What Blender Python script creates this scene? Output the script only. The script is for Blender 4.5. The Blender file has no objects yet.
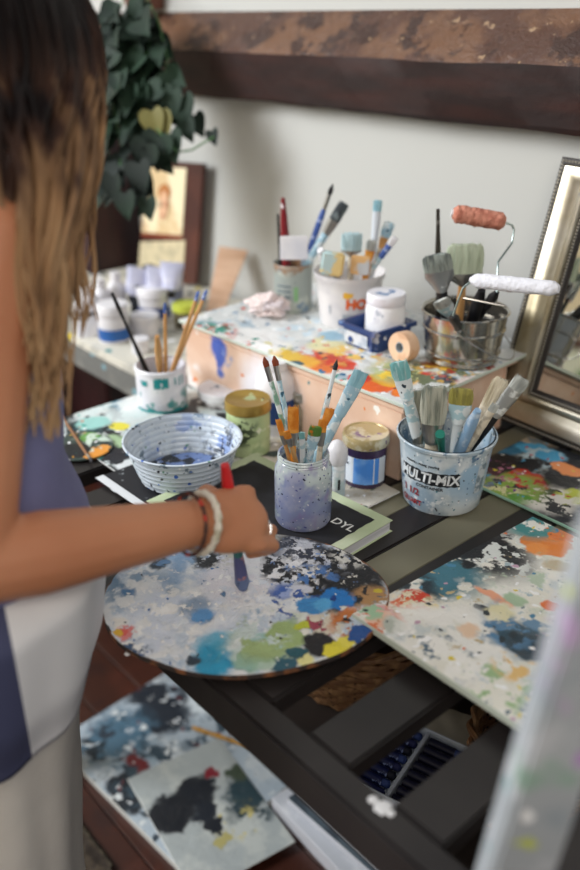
import bpy, bmesh, math, random
from mathutils import Vector, Matrix, Quaternion, noise as mn
random.seed(7)
sc = bpy.context.scene
COL = sc.collection
PI = math.pi

# ------------------------------------------------------------ camera, world, lights, exposure
FOC = 846.0; PITCH = math.radians(26.2); CZ = 1.48; TZ = 0.80
_a = math.radians(138.7)
FW = (math.cos(_a), math.sin(_a)); RT = (FW[1], -FW[0])
cam = bpy.data.cameras.new('camera'); camo = bpy.data.objects.new('camera', cam); COL.objects.link(camo)
cam.sensor_fit = 'VERTICAL'; cam.sensor_height = 36; cam.sensor_width = 24; cam.lens = 36*FOC/870
camo.location = (0, 0, CZ)
camo.rotation_euler = Vector((FW[0]*math.cos(PITCH), FW[1]*math.cos(PITCH), -math.sin(PITCH))).to_track_quat('-Z', 'Y').to_euler()
cam.dof.use_dof = True; cam.dof.focus_distance = 1.19; cam.dof.aperture_fstop = 1.8
cam.clip_start = 0.02
sc.camera = camo
w = bpy.data.worlds.new('world'); sc.world = w; w.use_nodes = True
w.node_tree.nodes['Background'].inputs[0].default_value = (0.80, 0.88, 1.0, 1)
w.node_tree.nodes['Background'].inputs[1].default_value = 0.23

def area(name, loc, target, size, energy, color):
    l = bpy.data.lights.new(name, 'AREA'); l.size = size; l.energy = energy; l.color = color
    o = bpy.data.objects.new(name, l); COL.objects.link(o); o.location = loc
    o.rotation_euler = (Vector(target)-Vector(loc)).to_track_quat('-Z', 'Y').to_euler()
area('window_light', (-2.6, -1.3, 2.5), (-0.9, 0.9, 0.8), 1.5, 102, (0.93, 0.96, 1.0))
area('room_light', (0.9, -0.6, 2.6), (-0.8, 0.8, 0.8), 1.3, 24, (1.0, 0.90, 0.78))
area('added_wall_fill', (-1.2, -0.9, 2.7), (-2.7, -2.6, 1.2), 1.0, 30, (1.0, 0.95, 0.86))  # added fill that brightens the far wall for the mirror, not a window
vs = sc.view_settings; vs.view_transform = 'Standard'; vs.look = 'None'; vs.gamma = 1.0; vs.use_curve_mapping = False
vs.exposure = 0.27

# ------------------------------------------------------------ pixel to place
def ray(px, py):
    x = (px-290)/FOC; y = (435-py)/FOC
    f = math.cos(PITCH)+y*math.sin(PITCH); u = -math.sin(PITCH)+y*math.cos(PITCH)
    return Vector((FW[0]*f+RT[0]*x, FW[1]*f+RT[1]*x, u))
def Z(px, py, z=TZ):
    d = ray(px, py); t = (z-CZ)/d.z; return Vector((d.x*t, d.y*t, z))
def D(px, py, t):
    d = ray(px, py); return Vector((d.x*t, d.y*t, CZ+d.z*t))
def Yp(px, py, y):
    d = ray(px, py); t = y/d.y; return Vector((d.x*t, y, CZ+d.z*t))
def depth(p):
    fo = p[0]*FW[0]+p[1]*FW[1]
    return fo*math.cos(PITCH)-(p[2]-CZ)*math.sin(PITCH)
def spec(px, yb, yt, wpx, z=TZ):
    """base centre, height, radius of a round thing seen at these pixels, standing at height z"""
    b = Z(px, yb, z); lo, hi = z, z+0.6
    for _ in range(40):
        m = (lo+hi)/2; fo = b.x*FW[0]+b.y*FW[1]; dz = m-CZ
        dep = fo*math.cos(PITCH)-dz*math.sin(PITCH); u = fo*math.sin(PITCH)+dz*math.cos(PITCH)
        if 435-FOC*u/dep > yt: lo = m
        else: hi = m
    h = lo-z; dd = depth((b.x, b.y, z+h*.6))
    return b, h, wpx/2*dd/FOC

# ------------------------------------------------------------ colours and materials
def L(h):
    if not isinstance(h, str): return tuple(h)+(1,) if len(h) == 3 else h
    h = h.lstrip('#'); c = [int(h[i:i+2], 16)/255 for i in (0, 2, 4)]
    return tuple((v/12.92 if v <= .04045 else ((v+.055)/1.055)**2.4) for v in c)+(1,)
MC = {}
def mat(name, col, rough=.5, metal=0, trans=0, coat=0, alpha=1, noise=None, bump=None, sub=0, ior=1.45, emit=None, sheen=0):
    if name in MC: return MC[name]
    m = bpy.data.materials.new(name); m.use_nodes = True; nt = m.node_tree; b = nt.nodes['Principled BSDF']
    b.inputs['Base Color'].default_value = L(col); b.inputs['Roughness'].default_value = rough
    b.inputs['Metallic'].default_value = metal; b.inputs['Transmission Weight'].default_value = trans
    b.inputs['Coat Weight'].default_value = coat; b.inputs['Alpha'].default_value = alpha; b.inputs['IOR'].default_value = ior
    b.inputs['Sheen Weight'].default_value = sheen
    if sub: b.inputs['Subsurface Weight'].default_value = sub; b.inputs['Subsurface Scale'].default_value = .02
    if noise or bump: tc = nt.nodes.new('ShaderNodeTexCoord')
    if noise:
        c2, scale, lo, hi = noise[:4]
        mp = nt.nodes.new('ShaderNodeMapping'); mp.inputs['Scale'].default_value = noise[4] if len(noise) > 4 else (1, 1, 1)
        n = nt.nodes.new('ShaderNodeTexNoise'); n.inputs['Scale'].default_value = scale; n.inputs['Detail'].default_value = 5
        r = nt.nodes.new('ShaderNodeMapRange'); r.inputs[1].default_value = lo; r.inputs[2].default_value = hi
        x = nt.nodes.new('ShaderNodeMix'); x.data_type = 'RGBA'; x.inputs[6].default_value = L(col); x.inputs[7].default_value = L(c2)
        nt.links.new(tc.outputs['Object'], mp.inputs[0]); nt.links.new(mp.outputs[0], n.inputs['Vector']); nt.links.new(n.outputs['Fac'], r.inputs[0]); nt.links.new(r.outputs[0], x.inputs[0])
        nt.links.new(x.outputs[2], b.inputs['Base Color'])
    if bump:
        n = nt.nodes.new('ShaderNodeTexNoise'); n.inputs['Scale'].default_value = bump[0]; n.inputs['Detail'].default_value = 4
        bp = nt.nodes.new('ShaderNodeBump'); bp.inputs['Strength'].default_value = bump[1]; bp.inputs['Distance'].default_value = bump[2] if len(bump) > 2 else .002
        nt.links.new(tc.outputs['Object'], n.inputs['Vector']); nt.links.new(n.outputs['Fac'], bp.inputs['Height']); nt.links.new(bp.outputs[0], b.inputs['Normal'])
    MC[name] = m; return m

def paint(name, base, layers, org=None, rough=.42, dist=.018, dscale=28, bump=.5, bdist=.003, trans=0, metal=0, plane=None, blur=0):
    """a surface covered in paint: layers of noise ('n'), blobs ('b'), masked noise ('m') and drops ('v').
    blob centres are given where they lie on the surface (metres, in the object's own frame)"""
    m = bpy.data.materials.new(name); m.use_nodes = True; nt = m.node_tree; N = nt.nodes; K = nt.links.new
    b = N['Principled BSDF']; b.inputs['Roughness'].default_value = rough; b.inputs['Transmission Weight'].default_value = trans; b.inputs['Metallic'].default_value = metal
    tc = N.new('ShaderNodeTexCoord')
    def noi(vec, scale, seed=0, detail=4, rough_=.6):
        n = N.new('ShaderNodeTexNoise'); n.noise_dimensions = '4D'; n.inputs['W'].default_value = seed*3.17+1.3
        n.inputs['Scale'].default_value = scale; n.inputs['Detail'].default_value = detail; n.inputs['Roughness'].default_value = rough_
        K(vec, n.inputs['Vector']); return n
    dn = noi(tc.outputs['Object'], dscale, 9, 3)
    s = N.new('ShaderNodeVectorMath'); s.operation = 'SUBTRACT'; K(dn.outputs['Color'], s.inputs[0]); s.inputs[1].default_value = (.5, .5, .5)
    sc_ = N.new('ShaderNodeVectorMath'); sc_.operation = 'SCALE'; K(s.outputs[0], sc_.inputs[0]); sc_.inputs['Scale'].default_value = dist*2.2
    ad = N.new('ShaderNodeVectorMath'); ad.operation = 'ADD'; K(tc.outputs['Object'], ad.inputs[0]); K(sc_.outputs[0], ad.inputs[1])
    P = ad.outputs[0]
    cur = None
    def mixin(fac, col):
        nonlocal cur
        x = N.new('ShaderNodeMix'); x.data_type = 'RGBA'
        if cur is None: x.inputs[6].default_value = L(base)
        else: K(cur, x.inputs[6])
        if isinstance(col, (str, tuple)): x.inputs[7].default_value = L(col)
        else: K(col, x.inputs[7])
        K(fac, x.inputs[0]); cur = x.outputs[2]
    def rng(v, a, c):
        r = N.new('ShaderNodeMapRange'); r.interpolation_type = 'SMOOTHSTEP'; r.inputs[1].default_value = a; r.inputs[2].default_value = c; K(v, r.inputs[0]); return r.outputs[0]
    def blobfac(c, r, soft):
        sb = N.new('ShaderNodeVectorMath'); sb.operation = 'SUBTRACT'; K(P, sb.inputs[0]); sb.inputs[1].default_value = (c[0], c[1], c[2] if len(c) > 2 else 0)
        v = sb.outputs[0]
        if isinstance(r, tuple):
            ml = N.new('ShaderNodeVectorMath'); ml.operation = 'MULTIPLY'; K(v, ml.inputs[0]); ml.inputs[1].default_value = (1, r[0]/r[1], 0 if len(c) < 3 else 1); v = ml.outputs[0]; r = r[0]
        elif len(c) < 3:
            ml = N.new('ShaderNodeVectorMath'); ml.operation = 'MULTIPLY'; K(v, ml.inputs[0]); ml.inputs[1].default_value = (1, 1, 0); v = ml.outputs[0]
        le = N.new('ShaderNodeVectorMath'); le.operation = 'LENGTH'; K(v, le.inputs[0])
        rr = N.new('ShaderNodeMapRange'); rr.interpolation_type = 'SMOOTHSTEP'; rr.inputs[1].default_value = r*(1+soft*.5); rr.inputs[2].default_value = r*(1-soft*.5); K(le.outputs['Value'], rr.inputs[0])
        return rr.outputs[0]
    def mul(a_, b_):
        q = N.new('ShaderNodeMath'); q.operation = 'MULTIPLY'; K(a_, q.inputs[0])
        if isinstance(b_, float): q.inputs[1].default_value = b_
        else: K(b_, q.inputs[1])
        return q.outputs[0]
    for ly in layers:
        k = ly[0]
        if k == 'n':      # ('n', colour, scale, threshold, softness, seed)
            _, col, s_, th, so, sd = ly; mixin(rng(noi(tc.outputs['Object'], s_, sd).outputs['Fac'], th, th+so), col)
        elif k == 'b':    # ('b', colour, centre, radius, softness)
            mixin(blobfac(ly[2], ly[3], ly[4] if len(ly) > 4 else .15), ly[1])
        elif k == 'm':    # ('m', colour, centre, radius, scale, threshold, softness, seed)
            _, col, c, r, s_, th, so, sd = ly
            mixin(mul(blobfac(c, r, .7), rng(noi(tc.outputs['Object'], s_, sd).outputs['Fac'], th, th+so)), col)
        elif k == 'v':    # ('v', [colours], scale, fraction, drop size, seed)
            _, cols, s_, fr, ds, sd = ly
            mp = N.new('ShaderNodeMapping'); mp.inputs['Location'].default_value = (sd*1.37, sd*.71, sd*.33); K(P, mp.inputs[0])
            v = N.new('ShaderNodeTexVoronoi'); v.inputs['Scale'].default_value = s_; K(mp.outputs[0], v.inputs['Vector'])
            sp = N.new('ShaderNodeSeparateColor'); K(v.outputs['Color'], sp.inputs[0])
            a1 = rng(sp.outputs[0], 1-fr-.001, 1-fr); a2 = N.new('ShaderNodeMapRange'); a2.inputs[1].default_value = ds; a2.inputs[2].default_value = ds*.8; K(v.outputs['Distance'], a2.inputs[0])
            cr = N.new('ShaderNodeValToRGB'); cr.color_ramp.interpolation = 'CONSTANT'; K(sp.outputs[1], cr.inputs[0])
            el = cr.color_ramp.elements; el[0].color = L(cols[0]); el[0].position = 0
            el[1].color = L(cols[-1]); el[1].position = (len(cols)-1)/len(cols) if len(cols) > 1 else 1
            for i in range(1, len(cols)-1): e = el.new(i/len(cols)); e.color = L(cols[i])
            mixin(mul(a1, a2.outputs[0]), cr.outputs[0])
    if cur is not None: K(cur, b.inputs['Base Color'])
    else: b.inputs['Base Color'].default_value = L(base)
    if bump:
        n1 = noi(P, 70, 4, 5, .7); bw = N.new('ShaderNodeRGBToBW')
        h = N.new('ShaderNodeMath'); h.operation = 'MULTIPLY_ADD'
        if cur is not None: K(cur, bw.inputs[0]); K(bw.outputs[0], h.inputs[0])
        h.inputs[1].default_value = .5; K(n1.outputs['Fac'], h.inputs[2])
        bp = N.new('ShaderNodeBump'); bp.inputs['Strength'].default_value = bump; bp.inputs['Distance'].default_value = bdist
        K(h.outputs[0], bp.inputs['Height']); K(bp.outputs[0], b.inputs['Normal'])
    return m

# ------------------------------------------------------------ mesh helpers
def link(name, me, m, parent=None, loc=(0, 0, 0), rot=None, smooth=True, ang=40):
    o = bpy.data.objects.new(name, me); COL.objects.link(o)
    if m is not None: me.materials.append(m)
    if smooth:
        me.shade_smooth()
        try: me.set_sharp_from_angle(angle=math.radians(ang))
        except Exception: pass
    o.location = loc
    if rot is not None:
        if isinstance(rot, Quaternion): o.rotation_mode = 'QUATERNION'; o.rotation_quaternion = rot
        else: o.rotation_euler = rot
    if parent is not None: o.parent = parent
    return o
def done(bm, name, m, parent=None, loc=(0, 0, 0), rot=None, smooth=True, ang=40, flip=True):
    if flip: bmesh.ops.recalc_face_normals(bm, faces=bm.faces)
    me = bpy.data.meshes.new(name); bm.to_mesh(me); bm.free()
    return link(name, me, m, parent, loc, rot, smooth, ang)
def box(bm, a, b, bev=0.0, seg=2):
    r = bmesh.ops.create_cube(bm, size=1); vs_ = r['verts']
    for v in vs_:
        v.co = Vector([(a[i]+b[i])/2 + v.co[i]*(b[i]-a[i]) for i in range(3)])
    if bev:
        es = list({e for v in vs_ for e in v.link_edges}); bmesh.ops.bevel(bm, geom=es, offset=bev, segments=seg, affect='EDGES')
def lathe(bm, prof, seg=40, c=(0, 0, 0), wob=0, closed=False, ex=1.0):
    rings = []
    for i, (r, z) in enumerate(prof):
        ring = []
        for k in range(seg):
            t = 2*PI*k/seg; rr = max(r, 1e-5)*(1+wob*mn.noise(Vector((math.cos(t)*1.5, math.sin(t)*1.5, z*30+i*.1))))
            ring.append(bm.verts.new((c[0]+rr*math.cos(t), c[1]+rr*ex*math.sin(t), c[2]+z)))
        rings.append(ring)
    n = len(rings)
    for i in range(n if closed else n-1):
        A, B = rings[i], rings[(i+1) % n]
        for k in range(seg): bm.faces.new((A[k], A[(k+1) % seg], B[(k+1) % seg], B[k]))
    if not closed:
        if prof[0][0] > 1e-4: bm.faces.new(rings[0][::-1])
        if prof[-1][0] > 1e-4: bm.faces.new(rings[-1])
    return rings
def tube(bm, pts, rad, seg=8, cap=True, flat=1.0, up=(0, 0, 1)):
    pts = [Vector(p) for p in pts]; n = len(pts); rings = []
    if not hasattr(rad, '__len__'): rad = [rad]*n
    t0 = (pts[1]-pts[0]).normalized(); x = t0.cross(Vector(up))
    if x.length < 1e-3: x = t0.cross(Vector((0, 1, 0)))
    x.normalize()
    for i, p in enumerate(pts):
        t = (pts[min(i+1, n-1)]-pts[max(i-1, 0)]).normalized()
        x = (x-t*x.dot(t)).normalized(); y = t.cross(x)
        rings.append([bm.verts.new(p+(x*math.cos(2*PI*k/seg)+y*math.sin(2*PI*k/seg)*flat)*rad[i]) for k in range(seg)])
    for i in range(n-1):
        for k in range(seg): bm.faces.new((rings[i][k], rings[i][(k+1) % seg], rings[i+1][(k+1) % seg], rings[i+1][k]))
    if cap: bm.faces.new(rings[0][::-1]); bm.faces.new(rings[-1])
def grid(bm, x0, y0, x1, y1, nx, ny, fz, th, inside=None):
    """a slab with a modelled top: fz(x, y) is the height of the top, the underside is flat"""
    V = {}
    for i in range(nx+1):
        for j in range(ny+1):
            x = x0+(x1-x0)*i/nx; y = y0+(y1-y0)*j/ny
            V[i, j] = bm.verts.new((x, y, fz(x, y)))
    for i in range(nx):
        for j in range(ny): bm.faces.new((V[i, j], V[i+1, j], V[i+1, j+1], V[i, j+1]))
    ed = [e for e in bm.edges if len(e.link_faces) == 1]
    r = bmesh.ops.extrude_edge_only(bm, edges=ed); vs_ = [v for v in r['geom'] if isinstance(v, bmesh.types.BMVert)]
    for v in vs_: v.co.z = -th
    bmesh.ops.contextual_create(bm, geom=[e for e in bm.edges if len(e.link_faces) == 1])
def tag(o, label, cat, group=None, kind=None):
    if label: o['label'] = label
    if cat: o['category'] = cat
    if group: o['group'] = group
    if kind: o['kind'] = kind
    return o
def empty(name, loc, rot=None, label=None, cat=None, group=None):
    o = bpy.data.objects.new(name, None); COL.objects.link(o); o.empty_display_size = .02; o.location = loc
    if rot is not None:
        if isinstance(rot, Quaternion): o.rotation_mode = 'QUATERNION'; o.rotation_quaternion = rot
        else: o.rotation_euler = rot
    return tag(o, label, cat, group)
def text_bm(s, size, bold=0, th=0, shear=0):
    cu = bpy.data.curves.new('lettering', 'FONT'); cu.body = s; cu.size = size; cu.align_x = 'CENTER'; cu.align_y = 'CENTER'; cu.offset = bold; cu.extrude = th; cu.shear = shear; cu.resolution_u = 3
    o = bpy.data.objects.new('lettering', cu); COL.objects.link(o)
    dg = bpy.context.evaluated_depsgraph_get(); me = bpy.data.meshes.new_from_object(o.evaluated_get(dg))
    bm = bmesh.new(); bm.from_mesh(me); COL.objects.unlink(o); bpy.data.objects.remove(o); bpy.data.curves.remove(cu); bpy.data.meshes.remove(me)
    return bm
def wrap(bm, rf, ang0, z0, off=.0006):
    """bend a flat mesh (x along, y up) round an upright surface of radius rf(z)"""
    bmesh.ops.triangulate(bm, faces=bm.faces)
    for _ in range(2):
        ls = [e for e in bm.edges if abs(e.verts[0].co.x-e.verts[1].co.x) > .006]
        if ls: bmesh.ops.subdivide_edges(bm, edges=ls, cuts=1)
        bmesh.ops.triangulate(bm, faces=bm.faces)
    for v in bm.verts:
        z = z0+v.co.y; r = rf(z)+off+v.co.z; t = ang0+v.co.x/rf(z)
        v.co = Vector((r*math.cos(t), r*math.sin(t), z))
def plaque(w_, h_, nx=16, jag=0):
    bm = bmesh.new(); V = []
    for i in range(nx+1):
        x = -w_/2+w_*i/nx
        V.append((bm.verts.new((x, -h_/2+random.uniform(-jag, jag), 0)), bm.verts.new((x, h_/2+random.uniform(-jag, jag), 0))))
    for i in range(nx): bm.faces.new((V[i][0], V[i+1][0], V[i+1][1], V[i][1]))
    return bm
def camang(p):  # direction from a thing towards the viewer's side of the room
    return math.atan2(-p[1], -p[0])
# ------------------------------------------------------------ shared materials
M_wall = mat('wall_plaster', '#bdbdb8', .9, bump=(14, .15, .004))
M_dark = mat('charcoal_lacquer', '#211d1d', .42, noise=('#2b2726', 9, .4, .7), bump=(40, .15))
M_olive = mat('olive_panel', '#6d6a59', .38, noise=('#77735f', 6, .3, .7), bump=(60, .1))
M_wood_red = mat('red_brown_wood', '#3b1a14', .5, noise=('#5a2c1f', 6, .35, .7, (1, 8, 8)), bump=(30, .3))
M_ply = mat('pale_plywood', '#e3bfa2', .6, noise=('#d0a585', 8, .4, .7, (1, 1, 6)))
M_white = mat('white_plastic', '#e6e4e6', .4, noise=('#cfd0d8', 14, .45, .65))
M_steel = mat('steel', '#c9c6c0', .18, metal=1)
M_nickel = mat('nickel_ferrule', '#a9a7a2', .32, metal=1)
M_gold = mat('gold_lid', '#c2a35c', .35, metal=1)
M_black = mat('black_plastic', '#17171b', .4)
M_page = mat('page_block', '#dcdce0', .8, noise=('#bcbcc4', 90, .4, .6, (.1, .1, 8)))

# ------------------------------------------------------------ the setting
WALL = 1.37
bm = bmesh.new(); box(bm, (-3.6, WALL, 0), (1.4, WALL+.1, 2.9))
tag(done(bm, 'wall_back', M_wall, smooth=False), 'pale grey plastered wall behind the work table', None, kind='structure')
M_wall2 = mat('wall_warm_plaster', '#e5dac3', .9)
bm = bmesh.new(); box(bm, (-3.7, -2.6, 0), (-3.6, WALL+.1, 2.9))
tag(done(bm, 'wall_left', M_wall2, smooth=False), 'warm white side wall', None, kind='structure')
bm = bmesh.new(); box(bm, (-3.7, -2.7, 0), (1.4, -2.6, 2.9))
tag(done(bm, 'wall_front', M_wall2, smooth=False), 'warm white wall reflected in the mirror', None, kind='structure')
M_floor = paint('floor_boards', '#37190f', [('n', '#482217', 5, .45, .2, 1), ('n', '#2e1510', 9, .55, .1, 2)], rough=.4, bump=.2)
bm = bmesh.new()
for k in range(33):
    y = -2.6+k*.125; box(bm, (-3.6, y+.0015, -.05), (1.4, y+.1235, 0), .0015, 1)
tag(done(bm, 'floor', M_floor, smooth=False), 'red brown timber floor', None, kind='structure')

# the old timber ledge along the wall: worn sloping top face painted as lit, undercut front painted as shaded
M_beam = mat('beam_shaded_timber', '#1f0c09', .65, noise=('#33150e', 5, .4, .7, (1, 6, 6)), bump=(20, .5, .006))
M_beamtop = paint('beam_lit_timber', '#523426', [('n', '#6f4d36', 7, .46, .10, 1), ('n', '#3a2015', 14, .54, .06, 2), ('n', '#a58768', 50, .63, .05, 3), ('n', '#3a2018', 5, .60, .06, 5)], rough=.4, dist=.05, dscale=6, bump=.8, bdist=.008)
bm = bmesh.new(); nx = 90; rows = []
prof = [(1.385, 1.500), (1.375, 1.500), (1.345, 1.473), (1.312, 1.437), (1.296, 1.421), (1.292, 1.412), (1.300, 1.365), (1.310, 1.318), (1.318, 1.309), (1.385, 1.305)]
for i in range(nx+1):
    x = -2.75+i*(3.6/nx); rr = []
    for j, (y, z) in enumerate(prof):
        q = .004*mn.noise(Vector((x*6, j*3.1, 2)))+.002*mn.noise(Vector((x*30, j*2, 7))) if 0 < j < 9 else 0
        rr.append(bm.verts.new((x, y+q, z+q*.8)))
    rows.append(rr)
for i in range(nx):
    for j in range(len(prof)-1):
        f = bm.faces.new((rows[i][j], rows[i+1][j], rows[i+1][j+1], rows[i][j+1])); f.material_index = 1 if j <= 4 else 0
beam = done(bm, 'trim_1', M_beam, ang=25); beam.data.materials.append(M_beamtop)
tag(beam, 'old timber ledge running along the wall above the table', None, kind='structure')
bm = bmesh.new(); box(bm, (-2.87, 1.20, 0), (-2.25, 1.385, 1.42), .008); box(bm, (-2.75, 1.192, .9), (-2.38, 1.2, 1.3), .004)
tag(done(bm, 'trim_2', mat('post_timber', '#220c10', .5, noise=('#391416', 5, .4, .7, (8, 8, 1)), bump=(30, .3))), 'dark red timber post in the corner', None, kind='structure')

# ------------------------------------------------------------ slatted work table
tbl = empty('slatted_table', (-.65, .88, 0), label='dark slatted work table covered with paint pots and palettes', cat='table')
T0 = Vector((-.65, .88, 0))
def tpart(name, a, b, m, bev=.003):
    bm = bmesh.new(); box(bm, [a[i]-T0[i] for i in range(3)], [b[i]-T0[i] for i in range(3)], bev); return done(bm, name, m, tbl, smooth=False)
for k in range(-5, 8):
    x = -.701+.122*k
    if x < .2: tpart('slat', (x-.031, .455, .772), (x+.031, 1.335, .80), M_dark)
tpart('front_rail', (-1.382, .42, .745), (.14, .4545, .80), M_dark, .004)
tpart('back_rail', (-1.382, 1.3355, .745), (.14, 1.352, .80), M_dark)
for k in range(-5, 6):
    x = -.64+.122*k; tpart('inlay_panel', (x-.0295, .66 if k < 1 else .72, .783), (x+.0295, 1.33, .7975), M_olive, .001)
for x in (-1.34, .1):
    for y in (.5, 1.30): tpart('leg', (x-.025, y-.025, 0), (x+.025, y+.025, .771), M_dark)
sh = tpart('lower_shelf', (-1.3, .67, .40), (.06, 1.27, .42), mat('shelf_board', '#2b2523', .6, noise=('#3a302b', 7, .4, .7)))
for x in (-1.34, .1): tpart('side_rail', (x-.012, .52, .375), (x+.012, 1.28, .398), M_dark)

for i, (x, y, s_) in enumerate(((383, 808, .0085), (373, 800, .005), (391, 814, .004), (128, 654, .004))):
    p = Z(x, y, .80)-T0; bm = bmesh.new(); lathe(bm, [(0, 0), (s_, .0001), (s_*.9, .0008), (s_*.4, .0014), (0, .0014)], 20, wob=.35); done(bm, 'paint_splat', mat('white_splat', '#d9d9da', .5), tbl, p)

# desk on the left with the grey front edge
dk = empty('side_desk', (-1.9, 1.1, 0), label='grey edged desk at the left carrying the white paint bottles', cat='desk')
M_grey = paint('grey_desk_paint', '#6f706d', [('n', '#86857f', 8, .5, .1, 1), ('v', ['#e8e6e0', '#c9b04a', '#7da3ad'], 22, .1, .3, 3)], rough=.5)
def dpart(name, a, b, m): bm = bmesh.new(); box(bm, (a[0]+1.9, a[1]-1.1, a[2]), (b[0]+1.9, b[1]-1.1, b[2]), .002); return done(bm, name, m, dk, smooth=False)
M_desktop = paint('desk_top_paint', '#b9b7ad', [('n', '#d8d4c6', 9, .48, .05, 1), ('n', '#4e5350', 13, .6, .03, 2), ('v', ['#3f6f9a', '#d9c24a', '#ffffff', '#2d8a86'], 26, .25, .4, 5)])
dpart('desktop', (-2.6, .872, .782), (-1.4, 1.19, .80), M_desktop); dpart('back_shelf', (-2.24, 1.1905, .782), (-1.4, 1.362, .80), M_desktop); dpart('apron', (-2.58, .874, .725), (-1.42, .892, .7815), M_grey)
for x in (-2.55, -1.45):
    for y in (.91, 1.15): dpart('leg', (x-.02, y-.02, 0), (x+.02, y+.02, .7245 if y < .92 else .7815), M_dark)

# ------------------------------------------------------------ pale wooden box under the back palette
M_box = paint('box_ply_paint', '#ddb9a0', [('n', '#e9cdb8', 7, .45, .2, 1), ('n', '#efe6e2', 5, .56, .05, 2),
    ('m', '#4a63b4', (-.14, 0, .04), (.028, .028), 20, .38, .06, 3), ('m', '#7c93cc', (-.12, 0, -.01), (.03, .03), 16, .45, .06, 8), ('m', '#ece9ee', (.0, -.155, .05), .08, 16, .40, .05, 4), ('m', '#4a63b4', (-.145, -.155, .11), (.024, .024), 14, .25, .06, 13), ('m', '#4a63b4', (-.143, -.155, .085), (.016, .016), 14, .25, .06, 14), ('m', '#5a72bc', (-.143, -.155, .06), (.012, .012), 14, .25, .06, 15), ('m', '#8fa2d4', (-.12, -.155, .10), (.02, .02), 18, .4, .06, 16),
    ('v', ['#e07a2c', '#2b7f86', '#c23b2a', '#f0efe9'], 45, .12, .3, 5), ('m', '#1f4a66', (.17, 0, .05), .04, 30, .5, .04, 6)], bump=.2)
bx = empty('paint_box', (-1.111, 1.0735, .80), (0, 0, math.radians(2.5)), label='pale plywood box with blue drips holding up the back palette', cat='box')
for nm, a, b in (('front_panel', (-.25, -.155, 0), (.312, -.145, .122)), ('back_panel', (-.25, .13, 0), (.312, .14, .122)), ('side_panel', (-.25, -.1445, 0), (-.24, .1295, .122)), ('side_panel', (.302, -.1445, 0), (.312, .1295, .122))):
    bm = bmesh.new(); box(bm, a, b, .0015); done(bm, nm, M_box, bx, smooth=False)
bm = bmesh.new(); box(bm, (-.255, -.157, .1225), (.317, .225, .1325), .002)
done(bm, 'lid', M_box, bx, smooth=False)

# ------------------------------------------------------------ palettes and painted boards
def lay(px, py, r, col, org, zz, soft=.15, ry=None):
    p = Z(px, py, zz); s = depth(p)/FOC
    c = (p.x-org[0], p.y-org[1]); rr = r*s if ry is None else (r*s, ry*s)
    return ('b', col, c, rr, soft)
def laym(px, py, r, col, org, zz, scale, th, seed, so=.05):
    p = Z(px, py, zz); s = depth(p)/FOC
    return ('m', col, (p.x-org[0], p.y-org[1]), r*s, scale, th, so, seed)
def top_relief(seed, amp, sc1=22):
    def f(x, y):
        n = mn.fractal(Vector((x*sc1, y*sc1, seed)), 1.0, 2.0, 3); return amp*max(0, n+.15)+.0004
    return f

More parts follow.
